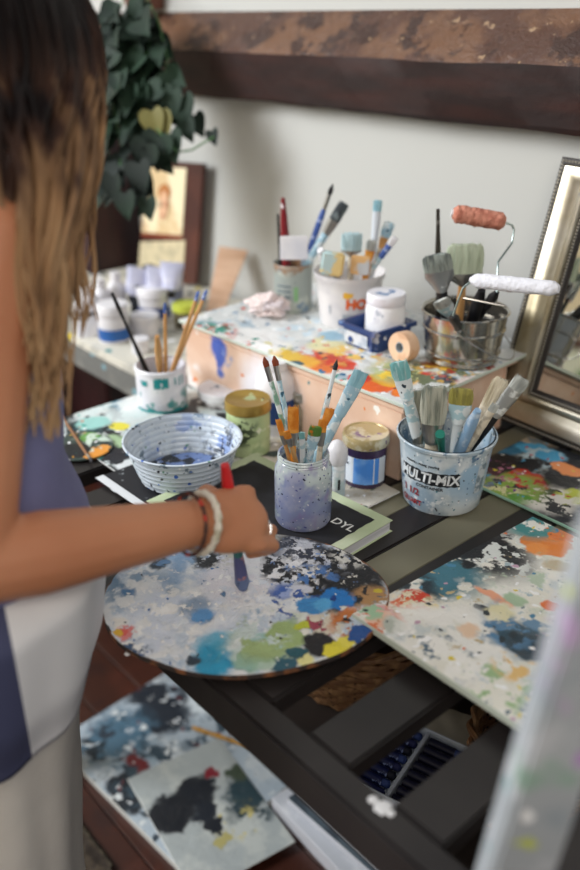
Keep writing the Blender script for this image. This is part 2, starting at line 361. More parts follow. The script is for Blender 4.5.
# oval palette under the hand
po = Vector((-.698, .534, .8165)); pz = .815
B = lambda *a, **k: lay(*a, po, pz, **k)
Mq = lambda px, py, r, col, scale, th, seed, so=.05: laym(px, py, r, col, po, pz, scale, th, seed, so)
pl = [('n', '#cddaea', 22, .48, .08, 1), ('n', '#a3bdd6', 26, .57, .08, 2), ('n', '#f1f4f8', 60, .56, .05, 35), 
      Mq(140, 590, 34, '#8fa8c2', 30, .46, 3, .08), Mq(150, 570, 50, '#6f8fae', 22, .52, 3, .1), Mq(175, 555, 36, '#9fb3c8', 18, .42, 4, .2), B(128, 593, 9, '#4f7fae', soft=.6), Mq(205, 565, 50, '#8faed0', 12, .42, 6, .15), B(160, 566, 9, '#31404f', soft=.8),
      Mq(180, 620, 60, '#dbe3f2', 20, .42, 7, .1), Mq(215, 640, 40, '#e6ecf6', 22, .45, 8, .1), Mq(150, 620, 60, '#f6f6f6', 34, .54, 38, .05), Mq(240, 580, 40, '#e8e6ee', 16, .38, 9, .1), Mq(272, 562, 30, '#efeef2', 18, .36, 10, .1), B(196, 608, 15, '#8fa3bd', soft=.9), B(202, 617, 11, '#5f9bd4', soft=.7),
      Mq(265, 542, 30, '#a8a69c', 26, .42, 11, .08), Mq(228, 552, 30, '#c9c6bb', 24, .44, 12, .08), B(210, 566, 6, '#2b2d34', soft=.8), Mq(207, 563, 14, '#23262c', 70, .46, 14, .03),
      B(222, 650, 27, '#6fb9d9', soft=.5), B(215, 661, 24, '#2f9fc9', soft=.5), Mq(240, 655, 30, '#49a9c8', 26, .5, 15, .05),
      B(262, 652, 24, '#a9d0cb', soft=.4), B(250, 660, 18, '#97c0b6', soft=.4), Mq(268, 640, 38, '#a9bf85', 22, .45, 16, .06), B(287, 637, 20, '#a7be7f', soft=.3), Mq(256, 645, 30, '#d5e4e2', 30, .5, 17, .05),
      B(298, 573, 36, '#181a22', soft=.25), B(325, 580, 42, '#17181d', soft=.2), B(350, 590, 36, '#14151a', soft=.4), B(300, 556, 26, '#3a3f4c', soft=.5), B(365, 600, 18, '#1a1b20', soft=.4),
      Mq(292, 562, 26, '#dfe0e8', 60, .52, 18, .02), Mq(315, 565, 34, '#c9ccd8', 75, .55, 19, .02), Mq(330, 573, 40, '#e9e6df', 80, .60, 20, .02), Mq(285, 585, 36, '#f0f0f4', 62, .52, 21, .02), Mq(310, 590, 30, '#4a78b8', 50, .53, 22, .03), Mq(350, 600, 38, '#5a5c60', 80, .60, 23, .03), Mq(275, 597, 26, '#dfe6f2', 50, .50, 24, .03), Mq(300, 575, 60, '#7fa0d8', 90, .63, 33, .02),
      B(300, 596, 10, '#d9dcea', soft=.5), B(284, 600, 8, '#9fb0e0', soft=.5), Mq(290, 606, 26, '#3d62b0', 44, .5, 25, .03), B(312, 612, 15, '#3f8fd0', soft=.2), B(336, 607, 18, '#1f7fd0', soft=.2), B(322, 611, 10, '#58aee6', soft=.4), B(333, 606, 4, '#0c3c8c', soft=.4),
      B(340, 622, 14, '#151318', soft=.25, ry=7), B(320, 632, 18, '#a8455a', soft=.4, ry=7), Mq(325, 631, 22, '#e3d9c8', 60, .48, 26, .03), Mq(352, 628, 22, '#d07a3a', 60, .47, 27, .03), B(303, 630, 8, '#c8cf3a', soft=.3), B(306, 636, 6, '#f0efe6', soft=.3),
      B(318, 648, 17, '#1d1a20', soft=.3), B(340, 654, 15, '#efe13f', soft=.2), B(347, 646, 9, '#f2e45a', soft=.3), B(363, 641, 14, '#23549c', soft=.15), B(361, 654, 10, '#c9d2e2', soft=.3), B(307, 665, 16, '#efe9a0', soft=.25, ry=9), B(296, 656, 9, '#245a66', soft=.3), B(323, 668, 10, '#e8ebe9', soft=.3), B(285, 668, 12, '#2d5f72', soft=.3),
      Mq(372, 605, 18, '#b58a5a', 80, .46, 28, .03), B(376, 600, 5, '#d9c23a', soft=.4), Mq(350, 565, 18, '#d8d6d0', 70, .48, 29, .03), B(305, 553, 8, '#c5c8d2', soft=.4), B(344, 615, 3, '#e8e6e0', soft=.3),
      B(118, 622, 9, '#f3efe9', soft=.6), Mq(125, 630, 10, '#e98a8a', 60, .46, 30, .04), B(122, 630, 4, '#e6645a', soft=.4), B(117, 630, 4, '#e8b72e', soft=.4), Mq(128, 650, 20, '#3f5c80', 50, .5, 31, .04), B(193, 660, 6, '#31404f', soft=.5),
      Mq(190, 610, 70, '#ffffff', 55, .57, 36, .04), Mq(180, 590, 70, '#5f86b0', 48, .62, 37, .05), ('v', ['#ffffff', '#dfe3ea', '#2a6fb8', '#dfe3ea', '#2a2a30'], 110, .16, .3, 7)]
M_pal = paint('oval_palette_paint', '#eef0f2', pl, dist=.012, dscale=60, bump=1.0, bdist=.006)
pr_ = empty('oval_palette', po, (math.radians(3.6), 0, 0), 'big oval palette caked with blue, white and black paint, under the painting hand', 'palette')
ang = math.atan2(.67, .74); ca, sa = math.cos(ang), math.sin(ang); A_, B_ = .182, .138
bm = bmesh.new(); nr, ns = 70, 160; rel = top_relief(3.3, .0032, 26); rings = []
for i in range(nr+1):
    q = i/nr; ring = []
    for k in range(ns):
        t = 2*PI*k/ns; wv = 1+.01*math.sin(3*t+1)+.006*math.sin(7*t)
        ex, ey = A_*q*wv*math.cos(t), B_*q*wv*math.sin(t); x, y = ex*ca-ey*sa, ex*sa+ey*ca
        z = rel(x, y)*min(1, (1-q)*9+.15)
        if i == 0 and k: ring.append(ring[0]); continue
        ring.append(bm.verts.new((x, y, z)))
    rings.append(ring)
for i in range(nr):
    for k in range(ns):
        a, b, c, d = rings[i][k], rings[i+1][k], rings[i+1][(k+1) % ns], rings[i][(k+1) % ns]
        bm.faces.new((a, b, c) if i == 0 else (a, b, c, d))
pp = done(bm, 'paint_layer', M_pal, pr_, (0, 0, .004), flip=False)
bm = bmesh.new(); o1 = [bm.verts.new((v.co.x*1.006, v.co.y*1.006, -.002)) for v in pp.data.vertices[-ns:]]; o2 = [bm.verts.new((v.co.x, v.co.y, .0041)) for v in o1]
bm.faces.new(o1[::-1]); bm.faces.new(o2)
for k in range(ns): bm.faces.new((o1[k], o1[(k+1) % ns], o2[(k+1) % ns], o2[k]))
done(bm, 'wooden_board', mat('palette_rim', '#3a3230', .6, noise=('#8a5a3a', 40, .5, .6)), pr_, smooth=False)

def board(name, corners, z, th, base, layers, label, cat, relief=.002, seed=1, edge='#cfd2cc', n=110, rot=(0, 0, 0), dist=.018, dscale=28, rough=.42, bump=.8, sc1=24, edge_mat=None):
    x0, y0, x1, y1 = corners; o = Vector(((x0+x1)/2, (y0+y1)/2, z))
    r = empty(name, o, rot, label, cat)
    m = paint(name+'_paint', base, [tuple(l) for l in layers], dist=dist, dscale=dscale, rough=rough, bump=bump)
    w2, h2 = (x1-x0)/2, (y1-y0)/2; f = top_relief(seed, relief, sc1)
    bm = bmesh.new(); k = max(8, int(n*(h2/w2))); grid(bm, -w2, -h2, w2, h2, n, k, lambda x, y: f(x, y)*min(1, .1+8*(1-max(abs(x)/w2, abs(y)/h2))), 0.0004)
    done(bm, 'paint_layer', m, r, (0, 0, th+.0005))
    bm = bmesh.new(); box(bm, (-w2-.001, -h2-.001, 0), (w2+.001, h2+.001, th), .0008, 1)
    done(bm, 'panel', edge_mat or mat(name+'_edge', edge, .45), r, smooth=False)
    return r
# right-hand board, near
org = ((-.572+.02)/2, (.604+.985)/2); rz = .826
b = lambda px, py, r, col, **k: lay(px, py, r, col, org, rz, **k)
q = lambda px, py, r, col, scale, th, seed, so=.05: laym(px, py, r, col, org, rz, scale, th, seed, so)
lay_rb = [('n', '#e9e6da', 14, .45, .1, 1), ('n', '#cfd6d6', 20, .55, .08, 2), ('n', '#a9bcc4', 26, .62, .04, 3), ('n', '#5d7480', 60, .66, .03, 23), ('n', '#ffffff', 45, .60, .03, 24),
    q(480, 545, 55, '#1f2226', 26, .43, 4), q(440, 575, 40, '#3f7686', 20, .42, 5), b(440, 577, 20, '#447a8c', soft=.5), q(415, 585, 24, '#24343e', 30, .45, 6), b(497, 540, 26, '#1c1e22', soft=.5, ry=12), q(490, 550, 44, '#e0e4e0', 40, .53, 7, .03), b(468, 562, 10, '#191b1f', soft=.5), b(430, 562, 10, '#20242a', soft=.5),
    b(546, 537, 24, '#e8832a', soft=.15), b(562, 526, 14, '#e2751e', soft=.2), b(540, 545, 12, '#ef9440', soft=.4), b(548, 603, 11, '#e8752e', soft=.2), b(492, 595, 22, '#f0a985', soft=.5, ry=6), b(560, 560, 12, '#c6b79a', soft=.5), q(535, 520, 26, '#3f8a8a', 34, .45, 8), b(505, 512, 10, '#2d5a56', soft=.4), q(470, 520, 22, '#c98a5a', 60, .46, 9, .04), b(522, 505, 14, '#5aa3c4', soft=.4),
    b(416, 596, 13, '#d9452a', soft=.3), b(406, 606, 12, '#e8692c', soft=.3), b(420, 612, 16, '#ee8a2c', soft=.35, ry=9), b(432, 606, 7, '#f3d33a', soft=.3), q(415, 603, 22, '#f5e6c8', 80, .50, 10, .03),
    b(385, 618, 22, '#dfa8a6', soft=.35, ry=12), b(380, 622, 13, '#eebfa6', soft=.3), q(380, 622, 24, '#e07a4a', 60, .52, 11, .04), q(372, 612, 16, '#a5c9a6', 50, .48, 12), b(392, 628, 12, '#b9bfb4', soft=.5), 
    q(520, 628, 44, '#6a8fae', 24, .5, 13, .06), b(500, 632, 12, '#8fa9bf', soft=.6), b(482, 607, 9, '#23323f', soft=.3, ry=5), b(515, 600, 10, '#a9c2a2', soft=.5), b(500, 612, 14, '#e6dfb6', soft=.5), q(560, 640, 22, '#35606a', 26, .45, 14),
    q(440, 655, 40, '#44637a', 44, .52, 15, .05), q(450, 640, 60, '#f5f3ee', 22, .45, 16, .08), b(470, 630, 12, '#efcfb2', soft=.6), q(500, 690, 34, '#9dbb8a', 40, .52, 17, .05), b(528, 700, 7, '#e3cc3a', soft=.4), q(520, 670, 24, '#e8c07a', 44, .54, 18, .05), q(530, 710, 20, '#3d5a6a', 50, .52, 19, .04), 
    q(540, 580, 50, '#b9c9b2', 22, .52, 20, .06), q(555, 640, 30, '#d9b6cf', 30, .55, 21, .05), b(527, 640, 33, '#274a5c', soft=.3, ry=26), b(530, 643, 22, '#173240', soft=.5), q(505, 630, 26, '#4f7fa6', 34, .5, 22, .05),
    q(480, 640, 120, '#2d3f4a', 80, .66, 25, .02), q(500, 600, 110, '#c9b48a', 55, .63, 26, .03), ('v', ['#1b2a33', '#ffffff', '#e8752e', '#4a86a8', '#e3cc3a', '#ffffff', '#c8a2b8'], 70, .2, .33, 6)]
board('painted_board', (-.572, .604, .02, .985), .8115, .009, '#f0eee6', lay_rb, 'large thickly painted board with two orange patches at the table\'s near right corner', 'painting board', .0028, 2.2, '#c9d2c6', 150, rot=(math.radians(-2.6), 0, 0))
# right-hand board, far (behind the multi-mix bucket)
org = ((-.74+.02)/2, (1.012+1.225)/2); rz = .806
lay_fb = [('n', '#2c2e33', 16, .47, .05, 1), ('n', '#6a86a0', 18, .58, .05, 2), q(520, 430, 40, '#b8a58a', 22, .45, 3),
    b(503, 444, 25, '#2f6f8e', soft=.2, ry=24), b(503, 441, 18, '#1f5670', soft=.4), b(541, 453, 26, '#4fa3cb', soft=.3, ry=16), q(540, 458, 22, '#b7cdd4', 40, .5, 4, .04), b(569, 470, 18, '#e8935a', soft=.2, ry=13), b(500, 432, 10, '#d8895a', soft=.5), b(528, 466, 13, '#191b20', soft=.3), b(500, 463, 22, '#1b1a1e', soft=.4),
    b(522, 478, 18, '#c22f22', soft=.2), b(538, 486, 12, '#b7352a', soft=.3), b(560, 482, 22, '#1e1f24', soft=.3, ry=16), b(538, 489, 10, '#a8876a', soft=.3), q(515, 488, 30, '#8fae4a', 50, .44, 5, .04), q(500, 490, 24, '#d9d6a2', 60, .5, 6, .03), b(572, 498, 16, '#c8d04a', soft=.4), b(520, 498, 10, '#5f9a3a', soft=.4), q(550, 500, 26, '#e8e4dc', 46, .46, 7, .04), b(493, 472, 8, '#54313a', soft=.4), q(500, 475, 26, '#b6698a', 70, .56, 8, .03),
    ('v', ['#e7e4dc', '#c22f22', '#d8c93a', '#4fa3cb', '#1b1a1e', '#7c4a9a'], 80, .25, .34, 4)]
board('glass_palette', (-.74, 1.012, .02, 1.225), .801, .005, '#7b7f7c', lay_fb, 'paint-caked board with red and blue puddles in front of the mirror', 'palette', .0025, 5.1, '#9fc9b4', 120)
# board on the box, at the back
org = ((-1.37-.785)/2, (.914+1.294)/2); rz = .942
lay_bk = [('n', '#e4e6e4', 12, .45, .1, 1), ('n', '#a9bcc8', 20, .56, .06, 2), ('n', '#6b8aa2', 26, .64, .04, 3), ('n', '#cfc8a2', 18, .63, .06, 11),
    b(325, 364, 22, '#e8782a', soft=.5), q(320, 356, 30, '#d8442a', 34, .42, 4, .04), b(322, 358, 17, '#d23c26', soft=.35), b(342, 366, 12, '#d8442a', soft=.4), b(300, 360, 20, '#efb13a', soft=.5, ry=14), b(282, 355, 17, '#e9c14a', soft=.5), b(290, 362, 8, '#2e5a6a', soft=.4), b(304, 373, 12, '#f0a23a', soft=.5),
    b(372, 386, 17, '#e8641e', soft=.25), b(355, 379, 13, '#d63a22', soft=.3), b(385, 380, 20, '#f0b22c', soft=.3), b(378, 376, 12, '#f5d24a', soft=.4), b(395, 393, 12, '#ef7a1e', soft=.3), b(402, 380, 14, '#f1a63a', soft=.4), b(416, 375, 10, '#cf3b2a', soft=.4), q(395, 372, 30, '#b7c08a', 40, .46, 5, .04), b(330, 345, 22, '#e6dfae', soft=.5), q(350, 355, 30, '#f2c55a', 40, .5, 13, .04),
    b(275, 345, 14, '#e3d65a', soft=.6), q(255, 340, 40, '#f4f4f2', 20, .4, 6), q(320, 330, 40, '#cfe0ea', 30, .5, 7), b(330, 336, 12, '#9cc4d8', soft=.6), q(215, 330, 22, '#c9482f', 50, .48, 8, .03), q(205, 328, 24, '#2f8a7a', 50, .46, 9, .03), b(212, 335, 10, '#3b58b0', soft=.4), q(240, 345, 16, '#d8503a', 60, .5, 10, .03),
    q(430, 375, 44, '#5f6a4a', 40, .5, 12, .04), b(440, 380, 10, '#2c3a4a', soft=.4), b(425, 366, 10, '#9a5a2a', soft=.5), q(440, 372, 30, '#e0b03a', 50, .52, 15, .03), q(460, 370, 40, '#a33a2a', 46, .55, 16, .03), b(470, 385, 20, '#d9cbc6', soft=.5),
    ('v', ['#ffffff', '#d8442a', '#2b6f9a', '#e9c14a', '#2f8a7a', '#ffffff', '#24303a'], 60, .3, .34, 9)]
board('painted_board', (-1.37, .914, -.785, 1.294), .935, .006, '#d4d7d6', lay_bk, 'paint covered board with a red and orange strip, lying on the pale box', 'painting board', .004, 7.7, '#c4a482', 150, rot=(0, 0, math.radians(2.5)), sc1=20)
# paper palettes on the left of the table
org = ((-1.375-1.09)/2, (.60+.93)/2); rz = .803
lay_lp = [('n', '#d6dcd8', 10, .5, .08, 1), ('n', '#1f2126', 15, .50, .04, 2), ('n', '#9cc0c2', 18, .58, .05, 3),
    b(130, 405, 20, '#3f7f9a', soft=.7, ry=9), q(120, 410, 30, '#d9e6e4', 20, .42, 4), b(90, 428, 26, '#1c3c40', soft=.4, ry=16), b(100, 421, 16, '#9fd4cc', soft=.4), b(125, 425, 11, '#e8dc4a', soft=.15), b(118, 440, 16, '#a8c49a', soft=.4), b(125, 452, 16, '#1d1c24', soft=.4), b(135, 465, 18, '#dfe3e4', soft=.4), q(120, 455, 26, '#23242c', 30, .46, 5, .03), b(110, 470, 14, '#202a2e', soft=.4), b(95, 455, 14, '#2e9a8e', soft=.5), q(150, 400, 26, '#e9ecea', 20, .42, 6), b(90, 485, 14, '#2a8a7c', soft=.5),
    ('v', ['#ffffff', '#1c1c22', '#35a89a', '#e06a2a', '#1c1c22', '#2b5f7a'], 60, .25, .34, 4)]
board('painted_paper', (-1.375, .60, -1.09, .905), .8005, .002, '#c2cccb', lay_lp, 'painted sheet with a yellow blob under the teal-marked tub, left of the bowl', 'sheet', .0015, 9.3, '#d8d8d4', 80)
org = ((-1.08-.76)/2, (.735+.905)/2)
lay_mp = [('n', '#d9d3c6', 12, .48, .08, 1), ('n', '#5c6a5a', 22, .58, .04, 2), ('n', '#b5aa94', 16, .6, .05, 8), q(250, 470, 26, '#f1efe9', 22, .4, 3), b(205, 402, 14, '#1c1c20', soft=.4), b(238, 470, 6, '#2e7a6a', soft=.4), b(262, 478, 7, '#2f5a5c', soft=.5), b(215, 420, 12, '#241f24', soft=.4), q(240, 485, 20, '#8a8470', 50, .48, 4, .03), b(272, 455, 8, '#3c4b46', soft=.5), b(205, 430, 10, '#e8e6e0', soft=.4), ('v', ['#ffffff', '#22303a', '#2e7a6a', '#a8442a', '#d9c24a'], 60, .25, .34, 4)]
board('painted_paper', (-1.085, .733, -.765, .905), .8005, .002, '#c4beb0', lay_mp, 'grey and white painted sheet under the green lidded jar', 'sheet', .0015, 4.3, '#d8d8d4', 80)
# floor paintings
org = (-1.19, .70); rz = .02
lay_fl = [('n', '#b8c0c4', 9, .5, .1, 1), ('n', '#8ea0ac', 8, .57, .06, 2), b(155, 693, 18, '#1f2630', soft=.3), b(165, 715, 24, '#232c36', soft=.4), q(160, 705, 36, '#1f2630', 20, .44, 3), b(105, 740, 22, '#1e2a33', soft=.3), b(122, 722, 12, '#2a3946', soft=.4), q(120, 735, 36, '#4a6a7e', 14, .44, 4), b(125, 790, 26, '#1a2129', soft=.3), b(135, 761, 14, '#6a2327', soft=.35, ry=8), q(145, 770, 40, '#324450', 20, .5, 5), b(210, 700, 20, '#c6cfd3', soft=.5), q(210, 735, 30, '#3e505c', 24, .5, 6), b(95, 700, 18, '#4a6476', soft=.5), ('n', '#cfd4d4', 30, .60, .04, 7), ('n', '#2a3642', 24, .62, .03, 17), ('v', ['#1a222a', '#dfe3e4', '#6a2327'], 60, .2, .33, 6)]
board('canvas_board', (-1.42, .545, -.96, .865), .0005, .016, '#a3b0ba', lay_fl, 'dark blotched white painting lying on the floor', 'painting', .0012, 6.3, '#c9c9c4', 70, rot=(0, 0, math.radians(4)), dist=.034, dscale=34)
org = (-1.03, .68); rz = .022
lay_f2 = [('n', '#b3b8b4', 9, .5, .1, 1), b(192, 793, 20, '#171c24', soft=.3), b(172, 818, 24, '#14181f', soft=.3), b(205, 812, 12, '#1a2029', soft=.35), b(245, 785, 22, '#2a3f47', soft=.4), b(218, 823, 9, '#171c24', soft=.3), b(205, 774, 7, '#7a2430', soft=.3), b(232, 770, 12, '#3f4a3c', soft=.5), b(230, 835, 9, '#a8a067', soft=.5), q(250, 800, 24, '#2b3d44', 26, .48, 4, .04), b(262, 765, 14, '#b98a3a', soft=.6), q(240, 815, 20, '#c3b56a', 30, .55, 5)]
board('painted_paper', (-1.19, .57, -.87, .79), .0185, .0012, '#9fa6a6', lay_f2, 'translucent sheet with black round blots on top of the floor painting', 'sheet', .0012, 1.7, '#b4b7b0', 60, rot=(0, 0, math.radians(-9)), dist=.03, dscale=36)
# stack of canvases
cz = 0.001
for i, (x0, y0, x1, y1, th, rot, base, ly, lab) in enumerate([
    (-.945, .775, -.445, 1.095, .036, -3, '#b9bdc4', [('n', '#d4d6da', 5, .5, .1, 1)], 'thick white edged canvas at the bottom of the floor stack'),
    (-.925, .81, -.465, 1.105, .014, 2, '#49565f', [('n', '#2c363f', 7, .5, .1, 1)], 'dark painted canvas in the middle of the floor stack'),
    (-.91, .82, -.485, 1.115, .016, -1, '#8c9dab', [('n', '#aab8c2', 6, .5, .15, 1), ('n', '#5f717f', 8, .56, .1, 2), ('n', '#d3d6d4', 20, .66, .05, 3)], 'cloudy blue grey canvas on top of the floor stack')]):
    r = board('canvas', (x0, y0, x1, y1), cz, th, base, ly, lab, 'canvas', .0006, 3+i, '#c9cbd2' if i != 1 else '#3b454d', 40, rot=(0, 0, math.radians(rot)), dist=.05, dscale=7)
    r['group'] = 'canvases stacked on the floor'; cz += th+.0028
# ------------------------------------------------------------ containers
def vessel(bm, prof, t=.0016, seg=48, wob=0):
    """hollow body: outer profile upwards, then the inner wall down to the inside floor"""
    inner = [(max(r-t, .001), z if i else t) for i, (r, z) in enumerate(prof)]
    inner[-1] = (prof[-1][0]-t, prof[-1][1])
    return lathe(bm, prof+inner[::-1]+[(0, t)] if True else prof, seg, wob=wob)
def body(name, prof, m, root, t=.0016, wob=0, seg=48):
    bm = bmesh.new(); p = [(0, 0)]+prof
    inner = [(max(r-t, .001), max(z, t)) for r, z in prof]
    lathe(bm, p+inner[::-1]+[(0, t)], seg, wob=wob)
    return done(bm, name, m, root)
def solid(name, prof, m, root, seg=48, wob=0, c=(0, 0, 0)):
    bm = bmesh.new(); lathe(bm, prof, seg, c=c, wob=wob); return done(bm, name, m, root)

# book with the taped green border and chalk lettering, the jar stands on it
bc = Z(393, 520, .82); ex = (Z(325, 560, .82)-bc); ex.z = 0; ux = ex.normalized(); bang = math.atan2(ux.y, ux.x)+PI/2
bl, bwid = .30, .225
# local axes: +x runs towards the visible right edge, the visible corner is (bl/2, bwid/2)
rotm = Matrix.Rotation(bang, 3, 'Z'); cen = bc - rotm @ Vector((bl/2, bwid/2, 0)); cen.z = .8005
bk = empty('book', cen, (0, 0, bang), 'black covered book with pale green border and chalk letters, under the brush jar', 'book')
bm = bmesh.new(); box(bm, (-bl/2+.003, -bwid/2+.003, .001), (bl/2-.003, bwid/2-.003, .018)); done(bm, 'pages', M_page, bk, smooth=False)
M_bg = mat('pale_green_cover', '#b9c7a0', .6, noise=('#cdd6b8', 12, .4, .7))
bm = bmesh.new(); box(bm, (-bl/2, -bwid/2, .0181), (bl/2, bwid/2, .0195), .0005, 1); done(bm, 'front_cover', M_bg, bk, smooth=False)
bm = bmesh.new(); box(bm, (-bl/2, -bwid/2, 0), (bl/2, bwid/2, .0009)); done(bm, 'back_cover', M_bg, bk, smooth=False)
bm = bmesh.new(); pts = []
for k in range(160):
    t = k/160*4; s_ = int(t); f_ = t-s_; hx, hy = bl/2-.019, bwid/2-.019; j = .0022*mn.noise(Vector((k*.35, 3, 1)))
    c4 = [(hx, -hy), (hx, hy), (-hx, hy), (-hx, -hy)]; a_, b_ = c4[s_], c4[(s_+1) % 4]
    pts.append(bm.verts.new((a_[0]+(b_[0]-a_[0])*f_+(j if s_ % 2 == 0 else 0), a_[1]+(b_[1]-a_[1])*f_+(j if s_ % 2 else 0), .0198)))
bm.faces.new(pts); done(bm, 'black_panel', mat('chalkboard_black', '#1b1b1e', .75, noise=('#2c2d33', 20, .45, .7)), bk, smooth=False)
M_chalk = mat('chalk_white', '#e9e9e6', .9)
inv = rotm.transposed()
def onbook(px, py): v = inv @ (Z(px, py, .82)-cen); return v
bm = text_bm('DYL', .022, .0004); v = onbook(343, 525)
bmesh.ops.rotate(bm, verts=bm.verts, cent=(0, 0, 0), matrix=Matrix.Rotation(-bang+math.radians(4), 3, 'Z'))
done(bm, 'lettering', M_chalk, bk, (v.x, v.y, .0201), smooth=False)
bm = bmesh.new()
for a_, b_ in (((268, 541), (283, 548)), ((272, 548), (279, 540)), ((280, 538), (287, 543)), ((284, 550), (289, 541)), ((262, 545), (272, 552)), ((291, 540), (297, 547)), ((275, 552), (284, 543))):
    v1, v2 = onbook(*a_), onbook(*b_); tube(bm, [(v1.x, v1.y, .0202), (v2.x, v2.y, .0202)], .0007, 5)
done(bm, 'chalk_marks', M_chalk, bk)

# black board with a white edge below the bowl
c0 = Z(97, 478, .806); skb = empty('sketchbook', (c0.x, c0.y, .8035), (0, 0, math.radians(1)), 'thin black sketchbook with a white edge, under the water bowl', 'sketchbook')
bm = bmesh.new(); box(bm, (0, -.002, 0), (.25, .155, .0035), .0005, 1); done(bm, 'cover', mat('sketch_black', '#1d1d22', .6, noise=('#cfd6da', 30, .6, .64)), skb, smooth=False)
bm = bmesh.new(); box(bm, (0, -.003, .0036), (.25, .012, .0045), .0003, 1); done(bm, 'white_edge', mat('edge_white', '#d9dbdc', .7), skb, smooth=False)

# the jar of brushes
jb, jh, jr = spec(303, 519, 452, 58, .8202)
M_jar = paint('jar_glass_paint', '#b6bbd6', [('n', '#9aa5cf', 16, .48, .12, 1), ('n', '#a68fc6', 12, .53, .1, 2), ('n', '#cfe0e2', 20, .56, .1, 3), ('n', '#8796ac', 26, .60, .08, 6),
    ('m', '#d9e6e6', (0, 0, .1), .06, 14, .44, .1, 4), ('n', '#b99a62', 9, .70, .03, 5), ('v', ['#f2f2f6', '#2a2a3c', '#5c5ea8', '#ffffff', '#3c3c60'], 210, .28, .3, 6)], rough=.12, trans=.22, bump=.15, bdist=.001, dist=.006, dscale=60)
jar = empty('glass_jar', jb, (0, 0, .3), 'glass jar smeared lilac and blue, full of artist brushes, on the black book', 'jar')
R_ = jr
body('glass_body', [(R_*.80, 0), (R_*.93, .002), (R_, .008), (R_*1.0, jh*.72), (R_*.98, jh*.80), (R_*.87, jh*.885), (R_*.85, jh*.90), (R_*.89, jh*.915), (R_*.86, jh*.93), (R_*.89, jh*.95), (R_*.86, jh*.97), (R_*.88, jh*.99), (R_*.865, jh)], M_jar, jar, .0022)
solid('paint_water', [(0, .0024), (R_*.93, .0026), (R_*.94, jh*.45), (0, jh*.45)], mat('lilac_water', '#8f93b8', .2), jar)

# plastic bowl
bb, bh, br = spec(185, 478, 438, 119, .8072)
M_bowl = paint('bowl_plastic', '#d3dee8', [('n', '#bccbdb', 12, .5, .15, 1), ('n', '#dfe9f0', 9, .55, .1, 2), ('m', '#6f8fd0', (-.01, .02, .05), .07, 20, .47, .06, 3), ('m', '#23262f', (.0, .0, .02), .062, 40, .46, .03, 4), ('m', '#22242c', (.01, .03, .045), .06, 70, .53, .02, 5), ('n', '#7f8f9c', 50, .62, .02, 9), ('n', '#8ea3ba', 26, .62, .03, 8),
    ('v', ['#1c1f28', '#1c1f28', '#3f6ac0', '#6f9a8a', '#f2f4f8'], 110, .3, .32, 6)], rough=.25, trans=.12, bump=.2, bdist=.001, dist=.008, dscale=50)
bowl = empty('plastic_bowl', bb, None, 'translucent plastic bowl splashed with blue and black, to the left of the green lidded jar', 'bowl')
pf = [(br*.60, 0), (br*.66, .004)]
for i in range(1, 8):
    f_ = i/8; r0 = br*(.68+.27*f_**.8); pf += [(r0, bh*f_-.0015), (r0+.0012, bh*f_), (r0+.0008, bh*f_+.002)]
pf += [(br*.955, bh*.97), (br*1.0, bh*.985), (br*1.0, bh), (br*.985, bh*1.01)]
body('bowl_body', pf, M_bowl, bowl, .0016, seg=72)
solid('paint_puddle', [(0, .006), (br*.62, .006), (br*.66, .014), (0, .013)], paint('bowl_puddle', '#1b1d24', [('n', '#6f86b8', 40, .5, .05, 1), ('n', '#dfe6f0', 60, .6, .04, 2)], rough=.15), bowl, wob=.05)

# multi-mix bucket
mb, mh, mr = spec(441, 497, 431, 98, .8)
r0, r1 = mr*.79, mr*.955
M_mm = paint('bucket_paint', '#b3c3cd', [('n', '#9db3c4', 14, .48, .1, 1), ('n', '#dce4e8', 11, .50, .12, 2), ('n', '#5f7f9c', 26, .6, .05, 3), ('n', '#dfe6ea', 60, .58, .04, 4), ('m', '#9fbfd8', (.03, .0, .08), .06, 16, .42, .1, 5), ('v', ['#f4f6f8', '#ffffff', '#2a7f94', '#33568a', '#3d4650'], 170, .3, .3, 7)], rough=.3, bump=.3, bdist=.001, dist=.008, dscale=50)
buc = empty('mixing_bucket', mb, None, 'plastic mixing bucket marked MULTI-MIX, holding used brushes', 'bucket')
body('bucket_body', [(r0*.96, 0), (r0, .003)]+[(r0+(r1-r0)*f_, mh*f_) for f_ in (.2, .4, .6, .8, .93)]+[(r1+.003, mh*.945), (r1+.004, mh*.985), (r1+.003, mh), (r1+.001, mh)], M_mm, buc, .0016, seg=72)
rf = lambda z: r0+(r1-r0)*min(1, max(0, z/mh))
CA = camang(mb)
def sticker(root, w_, h_, rf, ang, z, m, name='label', off=.0005, jag=0, nx=24):
    bm = plaque(w_, h_, nx, jag)
    for v in bm.verts: z_ = z+v.co.y; r = rf(z_)+off; t = ang+v.co.x/rf(z_); v.co = Vector((r*math.cos(t), r*math.sin(t), z_))
    return done(bm, name, m, root, ang=60)
def letters(root, s, size, rf, ang, z, m, bold=0, off=.0011, shear=0, name='lettering', sx=1):
    bm = text_bm(s, size, bold, 0, shear)
    for v in bm.verts: v.co.x *= sx
    wrap(bm, rf, ang, z, off); return done(bm, name, m, root, smooth=False)
M_ink = mat('label_black', '#23262b', .5, noise=('#8a97a2', 60, .6, .64)); M_wlet = mat('letter_white', '#e6ebee', .5); M_rlet = mat('letter_red', '#9a2f35', .5, noise=('#b8a9b4', 70, .58, .64))
lb = sticker(buc, .100, .023, rf, CA-.36, mh*.57, M_ink, 'label', jag=.0012)
letters(lb, 'MULTI-MIX', .0235, rf, CA-.37, mh*.565, M_wlet, .0008, shear=.15, name='lettering', sx=.86)
letters(buc, 'measuring  mixing  pouring', .0058, rf, CA-.50, mh*.755, M_ink, .0002, sx=.9)
